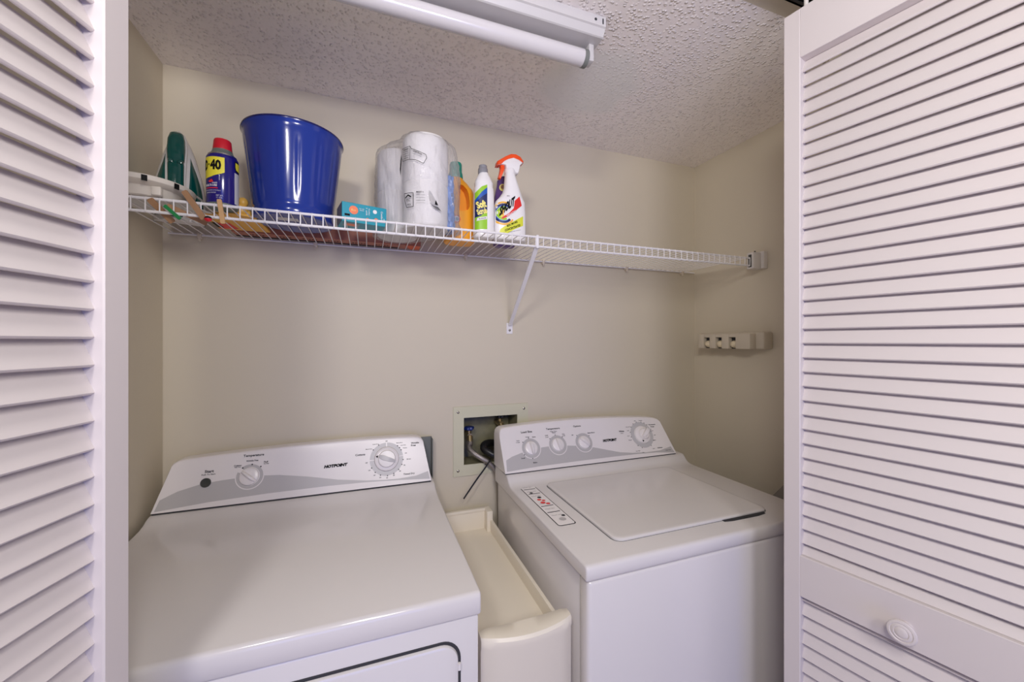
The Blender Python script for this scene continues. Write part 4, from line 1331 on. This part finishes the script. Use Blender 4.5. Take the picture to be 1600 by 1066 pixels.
for z in zs:
    top = max(0.0, (z - 0.228) / 0.038)
    ksc = math.sqrt(max(0.0004, 1 - top ** 2))
    r3 = 0.030 * (1 - max(0, (z - 0.13) / 0.13) ** 1.5 * 0.6)
    pts = []
    for (cx_, cy_, r_) in (r1, r2, (0.2020, 1.070, r3)):
        for i in range(40):
            a = 2 * PI * i / 40
            pts.append((round(cx_ + (r_ + 0.0035) * math.cos(a), 5), round(cy_ + (r_ + 0.0035) * math.sin(a), 5)))
    hl = resample(hull(pts), NW)
    gx, gy = 0.142, 1.125
    ring = []
    for j, (x, y) in enumerate(hl):
        nz = noise.noise(Vector((x * 22 + z * 9, y * 22, z * 11))) * 0.0065 + noise.noise(Vector((x * 60 + z * 60, y * 60, z * 30))) * 0.0038 + 0.0015
        dx, dy = x - gx, y - gy
        l = math.hypot(dx, dy)
        ex = (0.004 + 0.008 * max(0.0, math.cos(math.atan2(dy, dx) + 0.9))) * max(0, 1 - z / 0.035) if z > 0.001 else 0.002
        ring.append((gx + dx * ksc + dx / l * (nz * ksc + ex), gy + dy * ksc + dy / l * (nz * ksc + ex), ZS + z + nz * 0.5 * (1 if z > 0.03 else 0)))
    rings.append(ring)
loft(bm, rings)
link_mesh('plastic_wrap', bm, M['film'], pt, angle=45)
CRr = r1[2] + 0.0085
PR = lambda a, b, n: Vector((r1[0] + (CRr + n) * math.cos(R(-97) + a / CRr), r1[1] + (CRr + n) * math.sin(R(-97) + a / CRr), b))
ar = lambda t: R(t + 97) * CRr
bm = NB()
k_ = 0.004
decal(bm, [(ar(-173), 1.812), (ar(-162), 1.846), (ar(-160), 1.834), (ar(-166), 1.792)], PR, 0, 0, k_)
def outline(poly, w):
    cx_ = sum(p[0] for p in poly) / len(poly); cy_ = sum(p[1] for p in poly) / len(poly)
    n = len(poly)
    for i in range(n):
        a, b = poly[i], poly[(i + 1) % n]
        l = math.dist(a, b)
        nx, ny = -(b[1] - a[1]) / l * w, (b[0] - a[0]) / l * w
        decal(bm, [(a[0] - nx, a[1] - ny), (b[0] - nx, b[1] - ny), (b[0] + nx, b[1] + ny), (a[0] + nx, a[1] + ny)], PR, 0.0002, 0, k_)
outline([(ar(-158), 1.856), (ar(-132), 1.857), (ar(-129), 1.850), (ar(-97), 1.834), (ar(-95), 1.826), (ar(-102), 1.811), (ar(-118), 1.820), (ar(-136), 1.824), (ar(-153), 1.824), (ar(-158), 1.832)], 0.0006)
outline([(ar(-132), 1.857), (ar(-133), 1.824), (ar(-133.2), 1.824)], 0.0004)
for i, (s_, b_) in enumerate((('WARNING', 0.03), ('To avoid danger', 0), ('keep plastic away', 0), ('from babies and', 0), ('children.', 0))):
    text(bm, s_, ar(-144), 1.8515 - i * 0.0055, 0.021 - 0.002 * (i == 0), 0.0034, PR, 0.0004, 0, bold=b_, L=k_)
text(bm, 'ADVERTENCIA', ar(-115), 1.839, 0.026, 0.0035, PR, 0.0004, 0, ang=R(-24), bold=0.03, L=k_)
text(bm, 'bolsa no es juguete', ar(-116), 1.832, 0.026, 0.0028, PR, 0.0004, 0, ang=R(-24), L=k_)
outline([(ar(-149), 1.739), (ar(-124), 1.737), (ar(-124), 1.702), (ar(-141), 1.702), (ar(-147), 1.720)], 0.0007)
decal(bm, [(ar(-146), 1.728), (ar(-137), 1.735), (ar(-128), 1.728), (ar(-130), 1.726), (ar(-137), 1.731), (ar(-144), 1.726)], PR, 0.0004, 0, k_)
text(bm, 'FSC', ar(-136), 1.720, 0.012, 0.007, PR, 0.0004, 0, L=k_)
text(bm, 'MIX', ar(-134), 1.708, 0.012, 0.005, PR, 0.0004, 0, L=k_)
text(bm, 'SMART 4', ar(-110), 1.7385, 0.019, 0.0038, PR, 0.0004, 2, bold=0.03, L=k_)
for i in range(4):
    text(bm, ('paper towels', 'two ply sheets', 'made in USA', 'recycle film')[i], ar(-108), 1.7310 - i * 0.0068, 0.022, 0.0028, PR, 0.0004, 0, L=k_)
decal(bm, [(ar(-91), 1.744), (ar(-87), 1.742), (ar(-70), 1.709), (ar(-87), 1.710)], PR, 0.0002, 3, k_)
decal(bm, [(ar(-76), 1.722), (ar(-70), 1.709), (ar(-78), 1.710)], PR, 0.0005, 0, k_)
decal(bm, [(ar(-86), 1.707), (ar(-70), 1.705), (ar(-62), 1.696), (ar(-76), 1.700)], PR, 0.0002, 0, k_)
link_mesh('wrap_printing', bm, [M['black'], M['whiteprint'], M['textgrey'], M['greyprint']], pt)

# orange detergent jug
jg = thing('detergent_jug', 'orange-yellow laundry detergent jug with a teal cap and hollow handle', 'detergent jug', (0.248, 1.162, ZS))
jx, jy = 0.252, 1.164
def jug_half(z):     # left and right extents at height z above the deck
    tabR = [(0, 0.049), (0.006, 0.053), (0.05, 0.0555), (0.10, 0.0550), (0.135, 0.051), (0.160, 0.043), (0.178, 0.030), (0.188, 0.018), (0.194, 0.0135), (0.200, 0.0130)]
    tabL = [(0, -0.038), (0.006, -0.042), (0.10, -0.043), (0.150, -0.042), (0.170, -0.038), (0.183, -0.030), (0.190, -0.026), (0.194, -0.0245), (0.200, -0.024)]
    return interp(tabL, z), interp(tabR, z)
def jug_hy(z):
    return interp([(0, 0.032), (0.006, 0.036), (0.10, 0.038), (0.15, 0.034), (0.178, 0.024), (0.190, 0.019), (0.200, 0.0185)], z)
# hole outline (x offset, z offset)
hole = [(0.001, 0.0870), (0.013, 0.0885), (0.023, 0.094), (0.028, 0.103), (0.0285, 0.120), (0.026, 0.140), (0.020, 0.156), (0.011, 0.166), (0.002, 0.1690), (-0.004, 0.160), (-0.006, 0.140), (-0.007, 0.115), (-0.006, 0.096)]
bm = NB()
bottle(bm, [(ZS + z, (jug_half(z)[1] - jug_half(z)[0]) / 2, jug_hy(z), 3.0 if z < 0.17 else 2.2, (jug_half(z)[1] + jug_half(z)[0]) / 2, 0)
            for z in (0, 0.002, 0.006, 0.02, 0.05, 0.08, 0.10, 0.12, 0.135, 0.15, 0.16, 0.17, 0.178, 0.184, 0.190, 0.194, 0.200)], jx, jy, seg=48)
jb = link_mesh('jug_body', bm, M['jug'], jg, angle=50)
def cutter(poly, y0, y1):
    t = NB()
    loft(t, [[(jx + a, y0, ZS + b) for a, b in poly], [(jx + a, y1, ZS + b) for a, b in poly]])
    bmesh.ops.recalc_face_normals(t, faces=t.faces)
    me = bpy.data.meshes.new('c')
    t.to_mesh(me)
    t.free()
    ob = bpy.data.objects.new('c', me)
    C.objects.link(ob)
    return ob
def boolean_cut(o, cut):
    md = o.modifiers.new('b', 'BOOLEAN')
    md.operation = 'DIFFERENCE'
    md.object = cut
    md.solver = 'EXACT'
    bpy.context.view_layer.update()
    dg = bpy.context.evaluated_depsgraph_get()
    me = bpy.data.meshes.new_from_object(o.evaluated_get(dg))
    o.modifiers.clear()
    old = o.data
    o.data = me
    me.name = o.name
    bpy.data.objects.remove(cut, do_unlink=True)
boolean_cut(jb, cutter(hole, jy - 0.06, jy + 0.004))
bm = NB(); lathe(bm, [(0.0205, ZS + 0.1935), (0.0215, ZS + 0.196), (0.0205, ZS + 0.2080), (0.0185, ZS + 0.2120), (0.0182, ZS + 0.236), (0.0165, ZS + 0.2400), (0.004, ZS + 0.2405)], jx - 0.006, jy, 40, fn=lambda a, z: 1 + 0.012 * math.cos(24 * a))
link_mesh('cap', bm, M['greencap'], jg)
PJ = lambda a, b, n: Vector((jx + a, jy - jug_hy(b) * (1 - min(0.999, abs(a - 0.003) / 0.0525) ** 3.0) ** (1 / 3.0) - n, ZS + b))
bm = NB()
disc(bm, -0.011, 0.063, 0.0108, PJ, 0.0006, 0)
disc(bm, -0.011, 0.063, 0.0085, PJ, 0.0010, 1)
disc(bm, -0.010, 0.062, 0.0050, PJ, 0.0014, 2)
link_mesh('round_sticker', bm, [M['redprint'], M['whiteprint'], M['greypanel']], jg, smooth=False)

# white cleanser bottle
cl = thing('cleanser_bottle', 'white cleanser bottle with a green and blue label and a grey cap', 'bottle', (0.311, 1.086, ZS))
cx_, cy_ = 0.3105, 1.086
bm = NB()
bottle(bm, [(ZS, 0.026, 0.021, 2.6), (ZS + 0.002, 0.0285, 0.0235, 2.6), (ZS + 0.008, 0.0295, 0.0245, 2.8), (ZS + 0.06, 0.0295, 0.0245, 2.8), (ZS + 0.115, 0.0290, 0.0245, 2.8), (ZS + 0.140, 0.0285, 0.024, 2.6),
            (ZS + 0.148, 0.0262, 0.023, 2.4), (ZS + 0.158, 0.0270, 0.0230, 2.4), (ZS + 0.166, 0.0240, 0.021, 2.2), (ZS + 0.176, 0.0195, 0.0180, 2.0), (ZS + 0.184, 0.0150, 0.0150, 2.0), (ZS + 0.188, 0.0135, 0.0135, 2.0)], cx_, cy_)
cbd = link_mesh('bottle_body', bm, M['bottle'], cl, angle=50)
bm = NB(); lathe(bm, [(0.0142, ZS + 0.1865), (0.0145, ZS + 0.190), (0.0138, ZS + 0.2000), (0.0120, ZS + 0.2020), (0.0118, ZS + 0.2090), (0.0105, ZS + 0.2105), (0.002, ZS + 0.2108)], cx_ - 0.002, cy_, 32)
link_mesh('cap', bm, M['greycap'], cl)
def PCl(a, b, n):
    q = min(0.995, abs(a) / 0.0295)
    return Vector((cx_ + a * (1 + n * 20), cy_ - 0.0245 * (1 - q ** 2.8) ** (1 / 2.8) - n, ZS + b))
bm = NB()
k_ = 0.003
lx0, lx1 = -0.0285, 0.0035
decal(bm, [(lx0, 0.020), (lx1, 0.022), (lx1, 0.148), (-0.012, 0.141), (lx0, 0.124)], PCl, 0.0004, 0, k_)
decal(bm, [(lx0, 0.054), (-0.014, 0.058), (lx1, 0.076), (lx1, 0.134), (-0.012, 0.126), (lx0, 0.104)], PCl, 0.0007, 1, k_)
decal(bm, [(lx0, 0.104), (-0.012, 0.126), (lx1, 0.140), (lx1, 0.124), (-0.012, 0.112), (lx0, 0.096)], PCl, 0.0010, 2, k_)
text(bm, 'Soft', -0.0130, 0.0905, 0.026, 0.021, PCl, 0.0013, 3, ang=R(16), bold=0.05, L=k_)
text(bm, 'Scrub', -0.0110, 0.0715, 0.028, 0.0165, PCl, 0.0013, 3, ang=R(16), bold=0.05, L=k_)
decal(bm, [(-0.0255, 0.0435), (lx1 - 0.001, 0.0500), (lx1 - 0.001, 0.0580), (-0.0235, 0.0520)], PCl, 0.0010, 4, k_)
text(bm, 'BLEACH', -0.0100, 0.0510, 0.019, 0.0040, PCl, 0.0013, 1, ang=R(12), bold=0.02, L=k_)
link_mesh('bottle_label', bm, [M['lime'], M['navy'], M['blue'], M['cream'], M['whiteprint']], cbd)

# trigger spray bottle
sp = thing('trigger_spray_bottle', 'white stain remover spray bottle with an orange trigger, rightmost item on the shelf', 'spray bottle', (0.393, 1.086, ZS))
sx_, sy_ = 0.3905, 1.086
SB = [(0, 0.044, 0.020, -0.001), (0.002, 0.047, 0.0235, -0.001), (0.008, 0.0485, 0.0250, -0.001), (0.07, 0.0480, 0.0255, -0.001), (0.100, 0.0465, 0.0250, -0.001), (0.115, 0.0430, 0.0245, 0.001), (0.126, 0.0360, 0.0235, 0.004), (0.140, 0.0285, 0.0220, 0.006),
      (0.155, 0.0235, 0.0205, 0.0055), (0.175, 0.0190, 0.0180, 0.003), (0.190, 0.0160, 0.0155, 0.001), (0.200, 0.0145, 0.0145, 0.000)]
bm = NB()
bottle(bm, [(ZS + z, rx, ry, 3.2 if z < 0.12 else 2.3, dx, 0) for z, rx, ry, dx in SB], sx_, sy_, seg=48)
sbd = link_mesh('bottle_body', bm, M['bottle'], sp, angle=50)
def PSb(a, b, n):
    rx = interp([(s[0], s[1]) for s in SB], b)
    ry = interp([(s[0], s[2]) for s in SB], b)
    dx = interp([(s[0], s[3]) for s in SB], b)
    q = min(0.985, abs(a - dx) / rx)
    return Vector((sx_ + a, sy_ - ry * (1 - q ** 3.2) ** (1 / 3.2) - n, ZS + b))
bm = NB()
k_ = 0.0035
rcx, rcy = -0.0270, 0.0730
def arc(r0, r1, mi, n, a0=0, a1=360):
    K = 44
    A = [R(a0 + (a1 - a0) * i / K) for i in range(K + 1)]
    def ok(a, b):
        return (max(-0.0475, a), b)
    vi = [bm.verts.new(PSb(*ok(rcx + r0 * math.cos(a), rcy + r0 * math.sin(a)), n)) for a in A]
    vo = [bm.verts.new(PSb(*ok(rcx + r1 * math.cos(a), rcy + r1 * math.sin(a)), n)) for a in A]
    for i in range(K):
        bm.faces.new((vi[i], vo[i], vo[i + 1], vi[i + 1])).material_index = mi
arc(0.0290, 0.0340, 0, 0.0005, 55, 330)
arc(0.0210, 0.0280, 1, 0.0006, 40, 320)
arc(0.0210, 0.0235, 2, 0.0009, 60, 300)
arc(0.0140, 0.0200, 3, 0.0006, 60, 300)
arc(0.0085, 0.0145, 4, 0.0007, 70, 290)
arc(0.0005, 0.0088, 0, 0.0006, 80, 280)
decal(bm, [(-0.034, 0.0600), (-0.012, 0.0740), (0.003, 0.0900), (0.006, 0.1120), (0.0215, 0.1270), (0.0285, 0.1010), (0.008, 0.0830), (-0.012, 0.0660), (-0.031, 0.0560)], PSb, 0.0010, 5, k_)
text(bm, 'SHOUT', -0.0165, 0.0945, 0.045, 0.0270, PSb, 0.0020, 6, shear=0.12, bold=0.06, grow=0.80, L=k_)
text(bm, 'TRIPLE-ACTING', -0.005, 0.0742, 0.034, 0.0050, PSb, 0.0014, 7, ang=R(33), bold=0.02, L=k_)
decal(bm, [(-0.041, 0.0110), (-0.036, 0.0280), (-0.010, 0.0450), (0.033, 0.0710), (0.033, 0.0430), (0.006, 0.0300), (-0.014, 0.0170)], PSb, 0.0005, 4, k_)
text(bm, '80X MORE', -0.0020, 0.0445, 0.036, 0.0062, PSb, 0.0010, 6, ang=R(27), bold=0.03, shear=0.2, L=k_)
text(bm, 'CONCENTRATED', 0.0000, 0.0335, 0.052, 0.0062, PSb, 0.0010, 6, ang=R(23), bold=0.03, shear=0.2, L=k_)
text(bm, 'laundry stain remover', 0.006, 0.0245, 0.040, 0.0030, PSb, 0.0010, 8, ang=R(16), L=k_)
text(bm, 'NEW', -0.0130, 0.1245, 0.009, 0.0030, PSb, 0.0010, 6, L=k_)
# small vertical print by the narrow right side
for i_ in range(9):
    z_ = 0.018 + 0.0062 * i_
    decal(bm, [(0.0445, z_), (0.0462, z_), (0.0462, z_ + 0.0042), (0.0445, z_ + 0.0042)], PSb, 0.0004, 1)
link_mesh('bottle_label', bm, [M['amber'], M['navy'], M['blue'], M['lime'], M['chartreuse'], M['redprint'], M['black'], M['whiteprint'], M['textgrey']], sbd)
# spray head: white shroud, orange hood, orange trigger
def xz_prism(bm, poly, y0, y1, r=0.002, mi=0):
    cx = sum(p[0] for p in poly) / len(poly); cz = sum(p[1] for p in poly) / len(poly)
    def sc(k): return [(cx + (a - cx) * k, cz + (b - cz) * k) for a, b in poly]
    rings = []
    for y, k in ((y0, 0.90), (y0 + r * 0.5, 0.97), (y0 + r * 1.4, 1.0), (y1 - r * 1.4, 1.0), (y1 - r * 0.5, 0.97), (y1, 0.90)):
        rings.append([(sx_ + a, y, ZS + b) for a, b in sc(k)])
    loft(bm, rings, mi=mi)
bm = NB()
lathe(bm, [(0.0162, ZS + 0.1975), (0.0165, ZS + 0.2080), (0.0150, ZS + 0.2105)], sx_, sy_, 32)
link_mesh('collar', bm, M['bottle'], sp)
bm = NB()
xz_prism(bm, [(-0.041, 0.2150), (-0.036, 0.2230), (-0.016, 0.2380), (0.000, 0.2460), (0.018, 0.2480), (0.032, 0.2400), (0.0385, 0.2330), (0.030, 0.2250), (0.0260, 0.2060), (0.0230, 0.1990), (0.0165, 0.1985), (0.010, 0.2080), (-0.014, 0.2080), (-0.016, 0.2180), (-0.028, 0.2190)], sy_ - 0.0125, sy_ + 0.0125, 0.0035)
hd2 = link_mesh('spray_head', bm, M['bottle'], sp, angle=40)
bm = NB()
xz_prism(bm, [(-0.0435, 0.2150), (-0.0415, 0.2260), (-0.018, 0.2430), (0.000, 0.2530), (0.016, 0.2545), (0.030, 0.2490), (0.0395, 0.2370), (0.0390, 0.2320), (0.026, 0.2390), (0.008, 0.2430), (-0.010, 0.2360), (-0.024, 0.2270), (-0.034, 0.2160)], sy_ - 0.0138, sy_ + 0.0138, 0.0035)
o = link_mesh('hood', bm, M['orange'], hd2, angle=40); o['label'] = 'orange hood and nozzle'
bm = NB()
xz_prism(bm, [(-0.031, 0.2195), (-0.019, 0.2195), (-0.0180, 0.2100), (-0.0230, 0.1950), (-0.0300, 0.1780), (-0.0370, 0.1800), (-0.0330, 0.1950), (-0.0300, 0.2090)], sy_ - 0.0075, sy_ + 0.0075, 0.002)
link_mesh('trigger', bm, M['orange'], sp, angle=40)

# purple bottle behind the spray bottle
pp = thing('purple_bottle', 'purple cleaner bottle half hidden behind the white spray bottle', 'bottle', (0.398, 1.160, ZS))
bm = NB()
bottle(bm, [(ZS, 0.030, 0.019, 2.6), (ZS + 0.003, 0.0335, 0.0215, 2.6), (ZS + 0.01, 0.0345, 0.0220, 2.6), (ZS + 0.12, 0.0345, 0.022, 2.6), (ZS + 0.150, 0.0325, 0.0215, 2.4), (ZS + 0.175, 0.027, 0.019, 2.2), (ZS + 0.190, 0.0235, 0.017, 2.0), (ZS + 0.205, 0.0225, 0.016, 2.0)], 0.398, 1.160)
pb_ = link_mesh('bottle_body', bm, M['purple'], pp, angle=50)
bm = NB(); lathe(bm, [(0.0170, ZS + 0.2040), (0.0175, ZS + 0.214), (0.016, ZS + 0.2160), (0.003, ZS + 0.2162)], 0.398, 1.160, 32)
link_mesh('cap', bm, M['purple'], pp)
bm = NB()
PP = lambda a, b, n: Vector((0.398 + a, 1.160 - 0.0205 * (1 - min(0.98, abs(a) / 0.032) ** 2.2) ** (1 / 2.2) - n, ZS + b))
decal(bm, [(-0.012 + 0.0095 * math.cos(2 * PI * i / 20), 0.178 + 0.0110 * math.sin(2 * PI * i / 20)) for i in range(20)], PP, 0.0012, 0, 0.003)
decal(bm, [(-0.012 + 0.0060 * math.cos(2 * PI * i / 20), 0.180 + 0.0060 * math.sin(2 * PI * i / 20)) for i in range(20)], PP, 0.0018, 1, 0.003)
link_mesh('round_emblem', bm, [M['cream'], M['wood2']], pb_, smooth=False)

# long card box lying along the back of the shelf
lb = thing('long_card_box', 'long narrow reddish brown box lying at the back of the shelf, behind the bucket', 'box', (-0.08, 1.255, ZS))
bm = NB(); box(bm, -0.345, 0.152, 1.2395, 1.2900, ZS, ZS + 0.034, 0.001, 1)
lbx = link_mesh('box_carton', bm, M['copper'], lb)
bm = NB()
Pu = lambda a, b, n: Vector((a, b, ZS - n))
decal(bm, [(0.105, 1.240), (0.1515, 1.240), (0.1515, 1.2895), (0.125, 1.2895)], Pu, 0.0002, 0)
decal(bm, [(-0.3445, 1.276), (0.09, 1.276), (0.09, 1.2895), (-0.3445, 1.2895)], Pu, 0.0002, 1)
for i in range(6):
    for k in range(5):
        x_ = -0.31 + i * 0.066 + k * 0.008
        decal(bm, [(x_, 1.258), (x_ + 0.005, 1.258), (x_ + 0.005, 1.266), (x_, 1.266)], Pu, 0.0003, 1)
link_mesh('carton_print', bm, [M['orangebox'], M['black']], lbx, smooth=False)

# yellow packet behind the can
yp = thing('yellow_packet', 'flat golden yellow packet with red and black print lying behind the spray can', 'packet', (-0.30, 1.15, ZS))
bm = NB()
rings = []
for i in range(9):
    x = -0.365 + 0.115 * i / 8
    rings.append([(x, 1.078 + 0.010 * math.sin(i), ZS), (x, 1.222, ZS), (x, 1.222, ZS + 0.004), (x, 1.15, ZS + 0.008 + 0.002 * math.sin(i * 2)), (x, 1.078 + 0.010 * math.sin(i), ZS + 0.004)])
loft(bm, rings)
yb2 = link_mesh('packet_body', bm, M['yellowbox'], yp)
bm = NB()
decal(bm, [(-0.362, 1.165), (-0.325, 1.155), (-0.318, 1.210), (-0.362, 1.218)], Pu, 0.0002, 0)
decal(bm, [(-0.364, 1.160), (-0.352, 1.158), (-0.350, 1.205), (-0.364, 1.208)], Pu, 0.0004, 1)
link_mesh('packet_print', bm, [M['redprint'], M['black']], yb2, smooth=False)

# yellow plastic clamp shaped thing between can and bucket
yc = thing('yellow_figurine', 'lumpy pale yellow plastic toy between the spray can and the bucket', 'toy', (-0.290, 1.135, ZS))
bm = NB()
for cx2, cy2, cz2, r_ in ((-0.292, 1.130, 0.026, 0.0150), (-0.289, 1.128, 0.046, 0.0110), (-0.300, 1.140, 0.022, 0.014), (-0.281, 1.134, 0.018, 0.011)):
    lathe(bm, [(r_ * math.cos(R(a)) + 0.0001, ZS + cz2 + r_ * math.sin(R(a)) * 1.1) for a in range(-90, 91, 15)], cx2, cy2, 20)
lathe(bm, [(0.012, ZS + 0.0082), (0.014, ZS + 0.0095), (0.010, ZS + 0.020)], -0.291, 1.132, 20)
link_mesh('toy_body', bm, M['yellowplastic'], yc)

# creased white plastic sheet under the dish
bm = NB()
rings = []
for i in range(15):
    y = 1.006 + 0.0086 * i
    xa, xb2 = -0.485 + 0.005 * math.sin(i * 1.3), -0.345 + 0.008 * math.sin(i * 0.9)
    ring = [(xa + (xb2 - xa) * k / 10, y, ZS + 0.0001) for k in range(11)]
    ring += [(xa + (xb2 - xa) * k / 10, y, ZS + 0.0008) for k in range(10, -1, -1)]
    rings.append(ring)
loft(bm, rings)
tag(link_mesh('plastic_sheet', bm, M['sheet'], angle=60), 'creased pale plastic sheet lying on the shelf wires beneath the round dish', 'sheet')

# wooden sticks poking through the wires
def stick(p0, p1, w, t_, m_, label, name='wooden_stick', cat='stick'):
    bm = NB()
    a, b = Vector(p0), Vector(p1)
    d_ = (b - a).normalized()
    u_ = d_.cross(Vector((0, 1, 0.2))).normalized()
    v_ = d_.cross(u_).normalized()
    rings = []
    for q, k in ((0, 0.7), (0.03, 1), (0.97, 1), (1, 0.7)):
        p = a + (b - a) * q
        rings.append([p + u_ * w * k + v_ * t_, p - u_ * w * k + v_ * t_, p - u_ * w * k - v_ * t_, p + u_ * w * k - v_ * t_])
    loft(bm, rings)
    return tag(link_mesh(name, bm, m_), label, cat, 'clothes pegs in the shelf wires')
stick((-0.4140, 0.990, 1.6460), (-0.3900, 1.028, 1.6120), 0.0060, 0.0016, M['wood2'], 'brown wooden clothes peg leaning through the lip of the shelf, leftmost of the pegs', 'clothes_peg', 'clothes peg')
stick((-0.3570, 0.9890, 1.6690), (-0.3230, 0.9905, 1.6150), 0.0056, 0.0017, M['wood2'], 'brown wooden clothes peg slanting across the front rails, left of the spray can', 'clothes_peg', 'clothes peg')
stick((-0.3930, 1.010, 1.6420), (-0.3300, 1.028, 1.6150), 0.0050, 0.0016, M['wood2'], 'long brown peg lying slantwise low behind the shelf lip', 'clothes_peg', 'clothes peg')
stick((-0.2970, 0.9915, 1.6600), (-0.2900, 0.9915, 1.6090), 0.0042, 0.0018, M['wood'], 'pale wooden clothes peg clipped upright on the front rails below the spray can', 'clothes_peg', 'clothes peg')
stick((-0.3900, 0.9915, 1.6360), (-0.3640, 0.9915, 1.6110), 0.0032, 0.0016, M['green'], 'short green peg hooked on the front of the shelf lip', 'clothes_peg', 'clothes peg')
bm = NB()
lathe(bm, [(0.0002 + 0.0068 * math.cos(R(a)), 1.6165 + 0.0060 * math.sin(R(a))) for a in range(-90, 1, 15)] , -0.3165, 0.9912, 20)
lathe(bm, [(0.0002 + 0.0068 * math.cos(R(a)), 1.6165 + 0.0060 * math.sin(R(a))) for a in range(0, 91, 15)], -0.3165, 0.9912, 20, mi=1)
tag(link_mesh('plastic_bead', bm, [M['red'], M['rubber']]), 'small red and black bead stuck on the bottom front rail', 'bead')

for o in bpy.data.objects:
    if '_org' in o:
        del o['_org']
